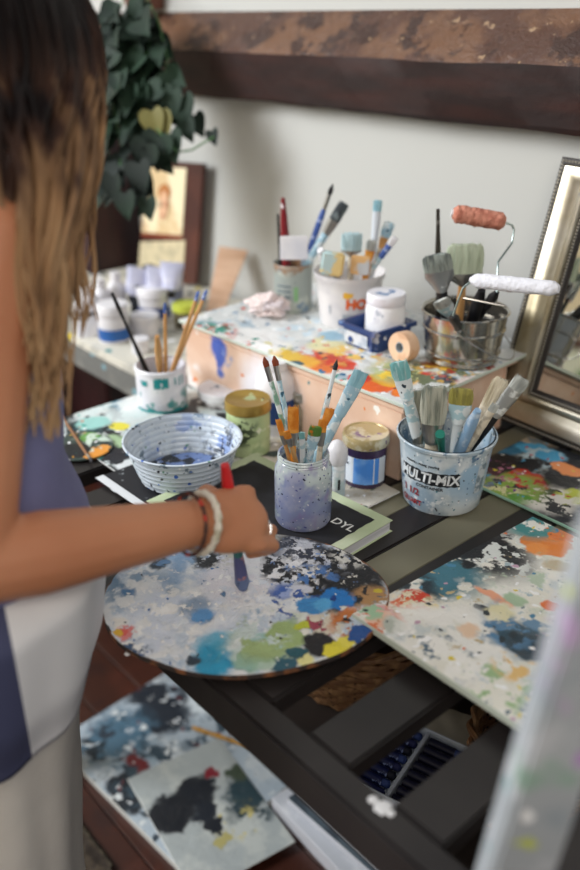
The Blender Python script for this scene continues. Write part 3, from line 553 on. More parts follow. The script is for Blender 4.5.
letters(buc, 'CONTAINER', .0075, rf, CA-.30, mh*.425, M_ink, .0002)
letters(buc, '1 1/2', .016, rf, CA-.80, mh*.30, M_rlet, .0005, name='red_lettering'); letters(buc, 'QUART', .012, rf, CA-.80, mh*.14, M_rlet, .0005, name='red_lettering')
sticker(buc, .020, .050, rf, CA+.98, mh*.52, mat('scale_white', '#c9d2d8', .5, noise=('#7d8f9c', 60, .5, .56)), 'scale_strip')

# white tub with teal marks
tb, th_, tr = spec(163, 404, 364, 50, .8025)
tub = empty('paint_tub', tb, None, 'white plastic tub with teal print holding wooden handled tools', 'tub')
body('tub_body', [(tr*.97, 0), (tr*.985, .002), (tr, th_*.5), (tr, th_*.9), (tr*1.03, th_*.91), (tr*1.03, th_*.97), (tr*.98, th_)], paint('tub_white', '#dcdbe2', [('n', '#eeeef2', 10, .5, .1, 1), ('n', '#c3c6d0', 22, .58, .06, 2), ('m', '#1f8a86', (0, 0, 0), (.06, .06), 30, .53, .03, 3)], rough=.35, bump=.2), tub)
rt = lambda z: tr; ca_ = camang(tb); M_teal = mat('teal_print', '#1f8f92', .4, noise=('#dcdbe2', 50, .6, .62))
solid('base_ring', [(tr*1.012, -.0), (tr*1.012, .004)], M_teal, tub) if False else None
sticker(tub, tr*2.7, .0045, rt, ca_, .004, M_teal, 'teal_band', .001, .001)
sticker(tub, .028, .020, rt, ca_-.02, th_*.74, M_teal, 'label', .001, .002); sticker(tub, .016, .010, rt, ca_-.75, th_*.72, M_teal, 'label', .001, .0015)
for j, dx in enumerate((.55, .75, .93)): sticker(tub, .003, .018, rt, ca_+dx, th_*.74, M_teal, 'teal_drip', .001, .001, 2)

# white tub with lid
b_, h_, r_ = spec(222, 402, 387, 47, .8042)
o = empty('paint_tub', b_, None, 'low round white tub with its lid on, behind the bowl', 'tub')
solid('tub_body', [(0, 0), (r_*.85, 0), (r_*.9, h_*.55), (0, h_*.55)], mat('dark_pot_paint', '#5a5353', .5, noise=('#e6e4e6', 30, .5, .58)), o)
solid('lid', [(0, h_*.5), (r_, h_*.5), (r_*1.02, h_*.56), (r_*1.02, h_*.96), (r_*.99, h_), (r_*.93, h_*1.0), (r_*.9, h_*.93), (0, h_*.93)], paint('lid_white', '#e3e2e6', [('n', '#f2f2f4', 12, .5, .1, 1), ('v', ['#3a5f8a', '#ffffff', '#7d8c9a'], 60, .15, .35, 3)], rough=.4, bump=.4), o)

# green jar with gold lid
b_, h_, r_ = spec(249, 450, 398, 44, .8042)
o = empty('lidded_jar', b_, None, 'pale green paint jar with a gold lid, right behind the bowl', 'jar')
solid('glass_body', [(0, 0), (r_*.85, 0), (r_*.98, .004), (r_, h_*.3), (r_, h_*.34), (r_*1.015, h_*.36), (r_, h_*.38), (r_, h_*.74), (r_*.93, h_*.82), (0, h_*.82)], paint('green_jar_paint', '#b5c795', [('n', '#c9d6a6', 12, .5, .1, 1), ('n', '#a3b98a', 20, .55, .06, 2), ('m', '#47523c', (.01, -.025, .05), .03, 60, .5, .03, 3), ('m', '#e6ead0', (0, 0, .06), .06, 26, .56, .04, 4)], rough=.18, bump=.15), o)
solid('lid', [(0, h_*.80), (r_*1.0, h_*.80), (r_*1.06, h_*.82), (r_*1.06, h_*.94), (r_*1.02, h_), (r_*.95, h_*1.0), (r_*.90, h_*.985), (0, h_*.985)], paint('gold_lid_paint', '#b39349', [('b', '#cfd8a6', (-.002, .002, .09), (.012, .012, .05), .5), ('v', ['#cfd8a6', '#e6e6cf', '#3c3a34'], 60, .3, .35, 4)], rough=.3, metal=.6, bump=.3), o)
# small glass jar with metal ring
b_, h_, r_ = spec(305, 430, 388, 35, .8)
o = empty('preserve_jar', b_, None, 'small preserving jar with a silver screw ring, behind the brush jar', 'jar')
solid('glass_body', [(0, 0), (r_*.85, 0), (r_*.98, .004), (r_, h_*.62), (r_*.85, h_*.76), (r_*.85, h_*.85), (0, h_*.85)], mat('jar_beige', '#b6a791', .12, trans=.35, noise=('#8d8172', 30, .45, .6)), o)
solid('screw_ring', [(0, h_*.80), (r_*.98, h_*.80), (r_*1.0, h_*.83), (r_*.96, h_*.86), (r_*1.0, h_*.89), (r_*.96, h_*.92), (r_*.98, h_*.97), (r_*.9, h_), (r_*.78, h_), (r_*.76, h_*.985), (0, h_*.98)], mat('ring_silver', '#b9b6ae', .3, metal=.8), o)
solid('seal_disc', [(0, h_*.986), (r_*.74, h_*.986), (r_*.74, h_*.996), (0, h_*.998)], mat('seal_beige', '#cdb9a3', .5), o)
# white and blue bottle behind
b_, h_, r_ = spec(276, 430, 360, 42, .8)
o = empty('paint_bottle', b_, None, 'squat white bottle with a dark blue band, between the green jar and the preserving jar', 'bottle')
solid('bottle_body', [(0, 0), (r_*.95, 0), (r_, .004), (r_, h_*.62), (r_*.9, h_*.8), (r_*.62, h_*.88), (0, h_*.88)], M_white, o)
solid('cap', [(0, h_*.885), (r_*.6, h_*.885), (r_*.6, h_), (0, h_)], M_white, o)
sticker(o, r_*2.6, h_*.32, lambda z: r_, camang(b_), h_*.36, mat('navy_label', '#2a4780', .5), 'label', .0006)
# white squeeze tube
b_, h_, r_ = spec(336, 496, 440, 20, .8)
o = empty('paint_tube', b_, None, 'narrow white squeeze bottle with a pointed cap, beside the blue labelled jar', 'bottle')
solid('bottle_body', [(0, 0), (r_*.82, 0), (r_*.9, .003), (r_*.9, h_*.6), (r_*.75, h_*.64), (0, h_*.64)], paint('squeeze_paint', '#bcd0d4', [('n', '#e8ecee', 16, .5, .08, 1), ('n', '#6f9aa4', 30, .62, .04, 2)], rough=.3), o)
solid('cap', [(0, h_*.62), (r_*1.0, h_*.62), (r_*1.08, h_*.68), (r_*1.05, h_*.85), (r_*.6, h_*.96), (r_*.2, h_), (0, h_)], M_white, o)
sticker(o, .004, .018, lambda z: r_*.9, camang(b_)+.3, h_*.28, M_ink, 'printed_mark', .0005, 0, 3)
# jar with blue label
b_, h_, r_ = spec(364, 481, 431, 45, .8)
o = empty('lidded_jar', b_, None, 'dark paint jar with a blue label and gold lid, between brush jar and bucket', 'jar')
solid('glass_body', [(0, 0), (r_*.85, 0), (r_*.96, .005), (r_*.97, h_*.74), (r_*.9, h_*.82), (0, h_*.82)], mat('plum_paint', '#2d2440', .12, noise=('#4a3a55', 20, .4, .6)), o)
solid('lid', [(0, h_*.80), (r_*1.02, h_*.80), (r_*1.05, h_*.83), (r_*1.05, h_*.95), (r_, h_), (r_*.93, h_), (r_*.9, h_*.985), (0, h_*.985)], paint('lid_cream', '#b8a678', [('n', '#d6cdb2', 20, .5, .06, 1), ('m', '#7d5a8a', (0, 0, .09), .02, 40, .48, .04, 3), ('v', ['#efe9dd', '#6a4a7c'], 80, .2, .3, 2)], rough=.3, metal=.35, bump=.3), o)
rj = lambda z: r_*.97
c_ = camang(b_)
sl = sticker(o, r_*2.15, h_*.50, rj, c_, h_*.39, mat('label_white', '#d3dae2', .5), 'label', .0006)
sticker(o, r_*1.15, h_*.50, rj, c_+.08, h_*.39, mat('label_blue', '#4a8ce0', .45, noise=('#6fa6ea', 40, .45, .6)), 'blue_field', .0011, .0005)
sticker(o, .007, .003, rj, c_-.88, h_*.5, M_ink, 'printed_mark', .0012, 0, 3); sticker(o, .0016, h_*.5, rj, c_+.42, h_*.40, M_wlet, 'paint_drip', .0014, .0005, 2)

# ---------------------------- on the back board (z .957)
ZB = .943
b_, h_, r_ = spec(293, 308, 262, 39, ZB)
o = empty('tin_can', b_, None, 'grey green smeared can at the back, holding a red handled tool', 'can'); canp = (b_, h_, r_)
body('can_body', [(r_*.96, 0), (r_*.97, .003), (r_*.98, h_*.15), (r_*.985, h_*.5), (r_, h_*.9), (r_*1.04, h_*.97), (r_*1.0, h_)], paint('can_paint', '#98a09b', [('n', '#55626a', 34, .60, .04, 12), ('n', '#b3b8ae', 12, .48, .1, 1), ('n', '#6f8496', 20, .56, .05, 2), ('n', '#8fae84', 9, .58, .06, 3), ('m', '#8f6a4a', (0, 0, .08), .05, 14, .5, .06, 5)], rough=.4), o)
for k in range(4): sticker(o, .03, .003, lambda z: r_*.985, camang(b_)-.5, h_*(.25+.11*k), mat('can_print', '#4f5f6e', .5), 'printed_line', .001, .0006, 8)
sticker(o, .008, .03, lambda z: r_*.985, camang(b_)+.15, h_*.42, mat('can_green', '#7fae78', .5), 'green_mark', .001, .001, 4)
b_, h_, r_ = spec(348, 321, 270, 71, ZB)
o = empty('plastic_bucket', b_, None, 'white plastic bucket with orange capital letters, at the wall', 'bucket'); hcp = (b_, h_, r_)
q0, q1 = r_*.80, r_*.96; rh = lambda z: q0+(q1-q0)*z/h_
body('bucket_body', [(q0*.97, 0), (q0, .003)]+[(rh(h_*f_), h_*f_) for f_ in (.3, .6, .86)]+[(q1+.002, h_*.9), (q1+.003, h_*.96), (q1+.004, h_)], mat('bucket_white', '#dedad8', .35, noise=('#cdc9cb', 20, .5, .7)), o, .0016, seg=64)
letters(o, 'HO', .026, rh, camang(b_)+.25, h_*.50, mat('letter_orange', '#e2621f', .5), .0015, name='orange_lettering')
sticker(o, .018, .010, rh, camang(b_)-.02, h_*.68, mat('print_yellow', '#e8b23a', .5), 'yellow_mark', .0009, .002, 5); sticker(o, .045, .012, rh, camang(b_)+.2, h_*.25, mat('print_grey', '#9ea6ae', .5), 'grey_print', .0009, .001)
sticker(o, .003, .018, rh, camang(b_)-.62, h_*.38, mat('print_grey', '#9ea6ae'), 'printed_mark', .0009, 0, 2)
# blue tub
pf_ = Z(375, 356, ZB); pl_ = Z(340, 341, ZB); prr = Z(416, 334, ZB)
wx, wy, hh = .089, .102, .043
o = empty('plastic_tray', (pf_.x-wx/2, pf_.y+wy/2, ZB), (0, 0, math.radians(-2)), 'dark blue plastic food tub with a white label patch, near the orange lettered bucket', 'tub')
M_blue = paint('tub_blue', '#1d3a72', [('n', '#16305f', 8, .5, .1, 1), ('m', '#dfe3ea', (.045, .0, .02), .045, 40, .53, .03, 2), ('v', ['#e9ecf2', '#6f8fc0'], 70, .12, .3, 3)], rough=.3, bump=.2)
bm = bmesh.new(); lo = [bm.verts.new((sx*wx*.44, sy*wy*.44, 0)) for sx, sy in ((-1, -1), (1, -1), (1, 1), (-1, 1))]
def ringv(f_, z): return [bm.verts.new((sx*wx/2*f_, sy*wy/2*f_, z)) for sx, sy in ((-1, -1), (1, -1), (1, 1), (-1, 1))]
rs = [lo, ringv(.98, hh*.8), ringv(1.06, hh*.8), ringv(1.06, hh), ringv(.97, hh), ringv(.85, .002)]
bm.faces.new(lo[::-1]); bm.faces.new(rs[-1])
for A, Bq in zip(rs, rs[1:]):
    for k in range(4): bm.faces.new((A[k], A[(k+1) % 4], Bq[(k+1) % 4], Bq[k]))
bmesh.ops.bevel(bm, geom=[e for e in bm.edges if abs(e.verts[0].co.z-e.verts[1].co.z) > hh*.5], offset=.006, segments=3, affect='EDGES')
done(bm, 'tray_body', M_blue, o)
bm = bmesh.new(); v = [bm.verts.new(c) for c in ((-.034, -wy*.451, .005), (.024, -wy*.451, .005), (.026, -wy*.489, hh*.70), (-.036, -wy*.489, hh*.70))]; bm.faces.new(v)
for a_ in bm.verts: a_.co.y -= .0012
done(bm, 'label', mat('patch_white', '#d3dae4', .5, noise=('#aebccd', 40, .5, .6)), o, smooth=False)
bm = bmesh.new(); lathe(bm, [(0, 0), (.006, 0), (.006, .0006), (0, .0006)], 16); done(bm, 'printed_mark', mat('navy_label', '#2a4780'), o, (-.018, -wy*.472-.0016, .014), (math.radians(83), 0, 0))
# white jar in the tub
b_, h_, r_ = spec(385, 325, 279, 38, ZB+.0025)
tc = Vector((pf_.x-wx/2+.005, pf_.y+wy/2+.015, 0))
o = empty('lidded_jar', (tc.x, tc.y, ZB+.0035), None, 'jar coated in white paint, standing inside the blue tub', 'jar')
solid('glass_body', [(0, 0), (r_*.95, 0), (r_, .004), (r_, h_*.72), (r_*.9, h_*.78), (0, h_*.78)], paint('white_jar_paint', '#e2e1e6', [('n', '#f1f1f3', 16, .5, .08, 1), ('n', '#b6bac4', 30, .62, .04, 2), ('v', ['#6e6a38', '#c9ccd6'], 34, .1, .25, 4)], rough=.35, bump=.5), o, wob=.03)
solid('lid', [(0, h_*.78), (r_*.95, h_*.78), (r_*.98, h_*.8), (r_*.98, h_*.97), (r_*.92, h_), (0, h_)], paint('white_lid_paint', '#e9e8ee', [('m', '#5b7fae', (0, 0, h_), .02, 60, .5, .04, 1)], rough=.4, bump=.4), o, wob=.02)
# roll of masking tape standing on its edge
tp = Z(403, 361, ZB); rr = .0265
o = empty('masking_tape', (tp.x, tp.y, ZB+rr+.0005), Vector((-.05, -.99, .06)).to_track_quat('Z', 'Y'), 'roll of cream masking tape standing on edge beside the steel pail', 'tape')
bm = bmesh.new(); lathe(bm, [(rr*.36, -.011), (rr*.97, -.012), (rr, -.010), (rr, .010), (rr*.97, .012), (rr*.36, .011)], 48, closed=True); done(bm, 'tape_roll', mat('masking_cream', '#e3bf9f', .7, noise=('#d3a988', 30, .5, .6), bump=(80, .2)), o)
bm = bmesh.new(); lathe(bm, [(rr*.30, -.0112), (rr*.359, -.0112), (rr*.359, .0112), (rr*.30, .0112)], 40, closed=True); done(bm, 'core', mat('core_grey', '#9ba3a8', .7), o)
# steel pail
b_, h_, r_ = spec(461, 357, 308, 86, ZB)
o = empty('steel_pail', b_, None, 'shiny steel pail with wire bail, holding rollers and scrapers', 'pail'); pap = (b_, h_, r_)
p0 = r_*.84; rp = lambda z: p0+(r_*.98-p0)*z/h_
pfp = [(p0*.97, 0), (p0*1.01, .002), (p0*1.01, .006), (p0, .008)]
for f_ in (.16, .62): pfp += [(rp(h_*f_), h_*f_), (rp(h_*f_)+.0025, h_*f_+.002), (rp(h_*f_)+.0025, h_*f_+.004), (rp(h_*f_+.006), h_*f_+.006)]
pfp += [(rp(h_*.95), h_*.95), (r_*1.0, h_*.96), (r_*1.02, h_*.98), (r_, h_)]
M_pail = paint('pail_steel', '#b9b5ac', [('m', '#c9733a', (-.01, -.04, .04), .028, 22, .5, .06, 1), ('m', '#d8c24a', (-.015, -.04, .045), .02, 30, .52, .06, 2), ('v', ['#2a2c3c', '#c22f3a', '#e6e6e2'], 50, .06, .3, 4)], rough=.16, metal=.95, bump=.05, bdist=.0005)
body('pail_body', pfp, M_pail, o, .001, seg=72)
ea = camang(b_)-.13
for s_ in (0, PI):
    bm = bmesh.new(); lathe(bm, [(0, 0), (.0062, 0), (.0062, .002), (.003, .004), (0, .004)], 20); q_ = Vector((math.cos(ea+s_), math.sin(ea+s_), 0))
    done(bm, 'ear', M_steel, o, q_*(rp(h_*.8)+.0006)+Vector((0, 0, h_*.80)), q_.to_track_quat('Z', 'Y'))
bm = bmesh.new(); pts = []
for k in range(33):
    t = PI*k/32; rad = r_*1.06+.004
    e1 = Vector((math.cos(ea), math.sin(ea), 0)); e2 = Vector((-math.sin(ea), math.cos(ea), 0))
    pts.append(e1*rad*math.cos(t)+e2*rad*1.08*math.sin(t)+Vector((0, 0, h_*.80-math.sin(t)*h_*.66)))
tube(bm, pts, .0011, 8); done(bm, 'bail', M_steel, o)

# crumpled tissue, wedge of wood
tp = Z(268, 316, ZB)
bm = bmesh.new(); bmesh.ops.create_icosphere(bm, subdivisions=5, radius=1)
for v in bm.verts:
    d = v.co.normalized(); n = mn.fractal(d*2.3+Vector((4, 1, 2)), 1, 2, 4); rg = 1-abs(mn.noise(d*4+Vector((1, 5, 2))))*1.1
    v.co = Vector((d.x*.042, d.y*.03, max(d.z*.024, -.018)))*(.75+.35*n+.25*rg)
mz = min(v.co.z for v in bm.verts)
tis = done(bm, 'crumpled_tissue', mat('tissue', '#e3d3cf', .9, noise=('#cfc4c6', 30, .5, .6)), None, (tp.x, tp.y, ZB-mz), (0, 0, .5), ang=80); tag(tis, 'crumpled pinkish tissue lying in front of the smeared can', 'tissue')
w0 = Z(213, 318, .802); w1 = Yp(231, 248, 1.325)
ax = (w1-w0); zl = ax.length; zc = ax.normalized(); xc = Vector((.8, .6, 0)); xc = (xc-zc*xc.dot(zc)).normalized(); yc = zc.cross(xc)
bm = bmesh.new(); a0, a1 = .020, .042
v = [bm.verts.new(c) for c in ((-a0, -.003, 0), (a0, -.003, 0), (a1*1.1, -.003, zl*.985), (-a1*.75, -.003, zl))]; f = bm.faces.new(v)
r = bmesh.ops.extrude_face_region(bm, geom=[f]); bmesh.ops.translate(bm, verts=[e for e in r['geom'] if isinstance(e, bmesh.types.BMVert)], vec=(0, .006, 0))
wd = done(bm, 'wooden_wedge', M_ply, None, w0, Matrix((xc, yc, zc)).transposed().to_quaternion(), smooth=False); tag(wd, 'blank wedge shaped offcut of pale wood leaning on the wall', 'wood offcut')
# ------------------------------------------------------------ brushes and tools
M_spk = paint('speckled_handle', '#dfe5e6', [('n', '#aecbd2', 40, .52, .05, 1), ('v', ['#2c3a44', '#2c3a44', '#4a8f9a', '#ffffff'], 120, .3, .33, 3)], rough=.35, bump=.2, bdist=.0006)
M_bluehd = paint('blue_smeared_handle', '#a3c6d6', [('n', '#d9e6ea', 50, .5, .05, 1), ('n', '#6d9cb4', 40, .6, .05, 2), ('v', ['#2f5f7a', '#f4f8fa'], 120, .3, .33, 3)], rough=.35, bump=.3, bdist=.0006)
M_grnhd = mat('green_white_handle', '#7fa892', .35, noise=('#dfe8e6', 50, .48, .56))
M_wood = mat('brush_wood', '#cf9f66', .45, noise=('#b8834a', 20, .4, .7, (6, 6, 1)))
M_ivory = mat('ivory_handle', '#ddd2bd', .4, noise=('#b9ae9c', 60, .5, .6))
M_orange = mat('orange_bristle', '#d98324', .5, noise=('#e9a54a', 60, .45, .6)); M_brownb = mat('brown_bristle', '#8a3f22', .5, noise=('#b0592c', 90, .45, .6, (1, 1, .2)))
M_ltblue = mat('blue_bristle', '#9fcbd6', .6, noise=('#7fb0c0', 90, .45, .6, (1, 1, .15))); M_darkb = mat('dark_bristle', '#2f2f33', .6); M_creamb = mat('cream_bristle', '#dcd3bd', .7, noise=('#b5a98f', 120, .45, .6, (1, 1, .12)))
M_greyb = mat('worn_grey_bristle', '#b3b3a4', .75, noise=('#7e8479', 120, .45, .58, (1, 1, .1))); M_olvb = mat('olive_bristle', '#a39a4e', .6, noise=('#7f7a45', 100, .45, .6, (1, 1, .12))); M_greenb = mat('green_bristle', '#5f8a3e', .5, noise=('#d98324', 60, .55, .6))
M_tealb = mat('teal_bristle', '#7fb9b9', .6, noise=('#cfe3e2', 110, .5, .6, (1, 1, .12))); M_bluetip = mat('blue_tip', '#4460a4', .4, noise=('#b9c6e6', 90, .55, .62)); M_red = mat('red_handle', '#7d1c24', .35, noise=('#e6dfe2', 40, .62, .66))
M_pgrey = mat('pale_grey_bristle', '#bfc2bd', .7, noise=('#989c98', 120, .45, .6, (1, 1, .12)))
def frame_q(ax, face):
    z = ax.normalized(); y = Vector(face)-z*Vector(face).dot(z)
    if y.length < 1e-3: y = Vector((0, -1, 0))-z*Vector((0, -1, 0)).dot(z)
    y.normalize(); x = y.cross(z); return Matrix((x, y, z)).transposed().to_quaternion()
def brush(base, tip, label, hm=None, bm_=None, fm=None, w_=.008, flat=.35, bl=.02, fl=.02, hr=.0035, up=True, cat='brush', group=None, roll=0, shape='flat', name='paintbrush', hflat=1, splay=1.0):
    """w_ half-width of the bristles; up: bristles at the tip end"""
    base, tip = Vector(base), Vector(tip)
    if not up: base, tip = tip, base
    ax = tip-base; Lg = ax.length
    face = Vector((math.cos(camang(tip)+roll), math.sin(camang(tip)+roll), .0))
    r = empty(name, base, frame_q(ax, face), label, cat, group)
    hm = hm or M_spk; bm_ = bm_ or M_creamb; fm = fm or M_nickel
    hl = Lg-bl-fl
    bm = bmesh.new(); pts = [(0, 0, hl*t) for t in (0, .01, .05, .3, .6, .85, .95, 1.0)]
    e = min(w_, hr*1.1)
    tube(bm, pts, [hr*.2, hr*.45, hr*.6, hr*.75, hr, hr*1.05, hr*.95, e*.9], 10, flat=hflat, up=(0, 1, 0)); done(bm, 'handle', hm, r)
    bm = bmesh.new(); n = 20; rings = []
    for z_, wx_, wy_ in ((hl-.001, e, e), (hl+fl*.35, e*.5+w_*.5, e*.6+w_*flat*.4), (hl+fl*.7, w_, w_*flat), (hl+fl, w_, w_*flat)):
        rings.append([bm.verts.new((wx_*math.cos(2*PI*k/n), wy_*math.sin(2*PI*k/n), z_)) for k in range(n)])
    for A, Bq in zip(rings, rings[1:]):
        for k in range(n): bm.faces.new((A[k], A[(k+1) % n], Bq[(k+1) % n], Bq[k]))
    bm.faces.new(rings[0][::-1]); bm.faces.new(rings[-1]); done(bm, 'ferrule', fm, r)
    bm = bmesh.new(); ns = 46 if w_ > .006 else 26
    # solid heart of the tuft, then single hairs
    rings = []
    prof = ((0, .98), (.3, 1.02*splay), (.6, splay*(1.0 if shape == 'flat' else .8)), (.85, splay*(.92 if shape == 'flat' else .5)), (.96, splay*(.75 if shape == 'flat' else .15)))
    for f_, s_ in prof:
        rings.append([bm.verts.new((w_*s_*math.cos(2*PI*k/n), w_*flat*(1-f_*.5)*min(1, s_)*math.sin(2*PI*k/n), hl+fl+bl*f_*(1 if f_ < .9 else 1+random.uniform(-.05, .04)))) for k in range(n)])
    for A, Bq in zip(rings, rings[1:]):
        for k in range(n): bm.faces.new((A[k], A[(k+1) % n], Bq[(k+1) % n], Bq[k]))
    bm.faces.new(rings[0][::-1]); bm.faces.new(rings[-1])
    for k in range(ns):
        u = random.uniform(-1, 1); s_ = random.choice((-1, 1)); yy = w_*flat*math.sqrt(max(0, 1-u*u))*s_; x0_ = w_*u; ln = bl*random.uniform(.85, 1.06)
        te = (splay if shape == 'flat' else .12)
        tube(bm, [(x0_*.96, yy*.95, hl+fl), (x0_*(.6+.4*splay)+random.uniform(-.0003, .0003), yy*1.0, hl+fl+ln*.5), (x0_*te*1.02+random.uniform(-.0006, .0006), yy*.4+random.uniform(-.0004, .0004), hl+fl+ln)], [.0005, .0005, .00015], 4)
    done(bm, 'bristles', bm_, r); return r
def inside(c, ang, rad, z): return Vector((c[0]+rad*math.cos(ang), c[1]+rad*math.sin(ang), z))
def stick(c, r, h, tip, z0):
    """where a tool leaning out of a pot must stand so that it leaves through the mouth towards its tip"""
    t = Vector(tip); d = Vector((t.x-c[0], t.y-c[1])); u = d.normalized() if d.length > 1e-4 else Vector((1, 0))
    mx = min(d.length, r*.72); f_ = h/max(t.z-z0, h+.001)
    # mouth point m on the line base->tip; solve base so that mouth offset is mx*.. and base stays inside
    b_off = (mx*.95-d.length*f_)/(1-f_+1e-6); b_off = max(-r*.7, min(r*.6, b_off))
    return Vector((c[0]+u.x*b_off, c[1]+u.y*b_off, z0))

# in the glass jar
J = jb; z0 = J.z+jh*.06
def inj(px, py, dep, label, **k):
    t = D(px, py, dep); b = stick(J, R_*.86, jh, t, z0); return brush(b, t, label, **k)
inj(264, 357, 1.17, 'thin brush with rust brown tip, leftmost of those rising from the glass jar', hm=M_grnhd, bm_=M_brownb, w_=.0042, flat=.8, bl=.014, fl=.02, hr=.0036, shape='round')
inj(274, 356, 1.18, 'thin rust tipped brush with blue grey handle, second from left in the glass jar', hm=M_bluehd, bm_=M_brownb, w_=.0042, flat=.8, bl=.014, fl=.02, hr=.0036, shape='round')
inj(337, 360, 1.17, 'slim white speckled brush with a dark pointed tip, in the glass jar', hm=M_spk, bm_=M_darkb, w_=.003, flat=.8, bl=.014, fl=.03, hr=.0042, shape='round', fm=M_spk)
inj(362, 371, 1.15, 'pale blue bristled flat brush leaning far right in the glass jar', hm=M_bluehd, bm_=M_ltblue, w_=.0105, flat=.4, bl=.024, fl=.045, hr=.0075, fm=M_bluehd)
inj(293, 406, 1.15, 'broad orange filbert brush standing upright in the middle of the glass jar', hm=M_orange, bm_=M_orange, w_=.0075, flat=.45, bl=.04, fl=.018, hr=.004)
inj(278, 419, 1.16, 'short orange brush with a dark tip, low at the left rim of the glass jar', hm=M_wood, bm_=M_orange, w_=.0042, flat=.5, bl=.026, fl=.014, hr=.003)
inj(331, 408, 1.18, 'orange brush behind the green one, at the right of the glass jar', hm=M_wood, bm_=M_orange, w_=.0072, flat=.5, bl=.032, fl=.015, hr=.004)
inj(316, 426, 1.13, 'flat brush with green and orange bristles at the front of the glass jar', hm=M_bluehd, bm_=M_greenb, w_=.0085, flat=.4, bl=.017, fl=.026, hr=.005, fm=M_bluehd)
inj(323, 419, 1.16, 'ochre tipped flat brush just right of the green bristled brush in the glass jar', hm=M_ivory, bm_=M_orange, w_=.006, flat=.4, bl=.02, fl=.02, hr=.004)
inj(302, 432, 1.13, 'short white painted brush end near the front rim of the glass jar', hm=M_spk, bm_=M_tealb, w_=.004, flat=.6, bl=.012, fl=.02, hr=.004, fm=M_spk)
inj(286, 431, 1.14, 'small yellow ochre brush head at the front left rim of the glass jar', hm=M_wood, bm_=M_orange, w_=.005, flat=.45, bl=.014, fl=.014, hr=.003)
# in the multi-mix bucket
def inm(px, py, dep, label, **k):
    t = D(px, py, dep); b = stick(mb, r1, mh, t, mb.z+.004); return brush(b, t, label, **k)
inm(398, 361, 1.22, 'brush with ragged teal and white bristles at the left of the mixing bucket', hm=M_spk, bm_=M_tealb, w_=.0125, flat=.45, bl=.030, fl=.032, hr=.009, fm=M_spk, splay=1.1, hflat=.6)
inm(435, 385, 1.21, 'worn wide brush with long grey bristles in the mixing bucket, left of the olive one', hm=M_ivory, bm_=M_greyb, w_=.017, flat=.4, bl=.062, fl=.03, hr=.010, splay=1.15, hflat=.6)
inm(420, 390, 1.25, 'grey bristled worn brush pressed behind the wide grey one in the mixing bucket', hm=M_ivory, bm_=M_greyb, w_=.012, flat=.4, bl=.055, fl=.03, hr=.008, splay=1.1, hflat=.6)
inm(462, 388, 1.24, 'flat brush with olive yellow bristles in the mixing bucket', hm=M_spk, bm_=M_olvb, w_=.017, flat=.3, bl=.026, fl=.03, hr=.008, hflat=.6, splay=1.05, fm=M_spk)
inm(503, 378, 1.26, 'flat brush with cream bristles and thin dark lines, leaning right in the mixing bucket', hm=M_ivory, bm_=M_creamb, w_=.013, flat=.3, bl=.05, fl=.03, hr=.007, fm=M_ivory, hflat=.5)
inm(524, 378, 1.21, 'flat brush with black handle and pale grey tip, furthest right in the mixing bucket', hm=M_black, bm_=M_pgrey, w_=.0115, flat=.4, bl=.022, fl=.05, hr=.0085, fm=mat('smeared_steel', '#9c9d9a', .35, metal=.5, noise=('#e3e6e4', 60, .5, .58)), hflat=.6)
inm(496, 404, 1.20, 'thin ivory stick in front of the cream bristled brush in the mixing bucket', hm=M_ivory, bm_=M_pgrey, w_=.006, flat=.4, bl=.015, fl=.03, hr=.006, fm=M_ivory)
t_ = D(478, 410, 1.20); s_ = stick(mb, r1, mh, t_, mb.z+.004)
bm = bmesh.new(); mid = (s_+t_)/2+Vector((0, 0, .012)); pts = [s_.lerp(mid, k/4) for k in range(4)]+[mid.lerp(t_, k/5) for k in range(6)]
tube(bm, [p-s_ for p in pts], [.006, .007, .008, .0085, .009, .009, .0085, .0085, .0075, .005], 12); tag(done(bm, 'paint_scraper', mat('pale_blue_handle', '#8fb0cf', .4, noise=('#c9d8e6', 40, .5, .6)), None, s_), 'curved pale blue tool handle lying across the mixing bucket\'s mouth', 'tool handle')
t_ = D(440, 434, 1.20); s_ = stick(mb, r1, mh, t_, mb.z+.004)
bm = bmesh.new(); tube(bm, [(0, 0, 0), (t_-s_)*.7, (t_-s_)], [.004, .005, .007], 10); tag(done(bm, 'brush_handle', mat('sea_green_handle', '#1d7a68', .4), None, s_), 'short sea green handle end at the front rim of the mixing bucket', 'tool handle')
# in the teal-marked tub, handles up
def rod(c, r, h, tip, label, pts_r, m, name='wooden_dowel', cat='stick', tipm=None, tl=.02, zf=.004):
    tip = Vector(tip); b = stick(c, r, h, tip, c[2]+zf); ax = tip-b; Lg = ax.length
    rt_ = empty(name, b, frame_q(ax, (0, -1, 0)), label, cat); bm = bmesh.new(); n = len(pts_r); e = Lg-(tl if tipm else 0)
    tube(bm, [(0, 0, e*i/(n-1)) for i in range(n)], pts_r, 12); done(bm, 'handle', m, rt_)
    if tipm: bm = bmesh.new(); tube(bm, [(0, 0, e), (0, 0, e+tl*.7), (0, 0, Lg)], [pts_r[-1]*1.02, pts_r[-1], pts_r[-1]*.6], 12); done(bm, 'painted_tip', tipm, rt_)
    return rt_
TT = (tb, tr*.95, th_)
rod(*TT, D(112, 293, 1.53), 'long slim black handle with a knob end, sticking out left of the teal-marked tub', [.004, .0055, .006, .0052, .004, .003, .0028, .004, .003], M_black, 'black_brush_handle', 'brush')
rod(*TT, D(165, 303, 1.52), 'thin wooden handle with a blue end, middle one in the teal-marked tub', [.004, .004, .0035, .003], M_wood, tipm=M_bluetip)
rod(*TT, D(199, 291, 1.52), 'wooden handle with blue tip leaning right in the teal-marked tub, front one of the pair', [.0045, .0045, .004, .0035], M_wood, tipm=M_bluetip)
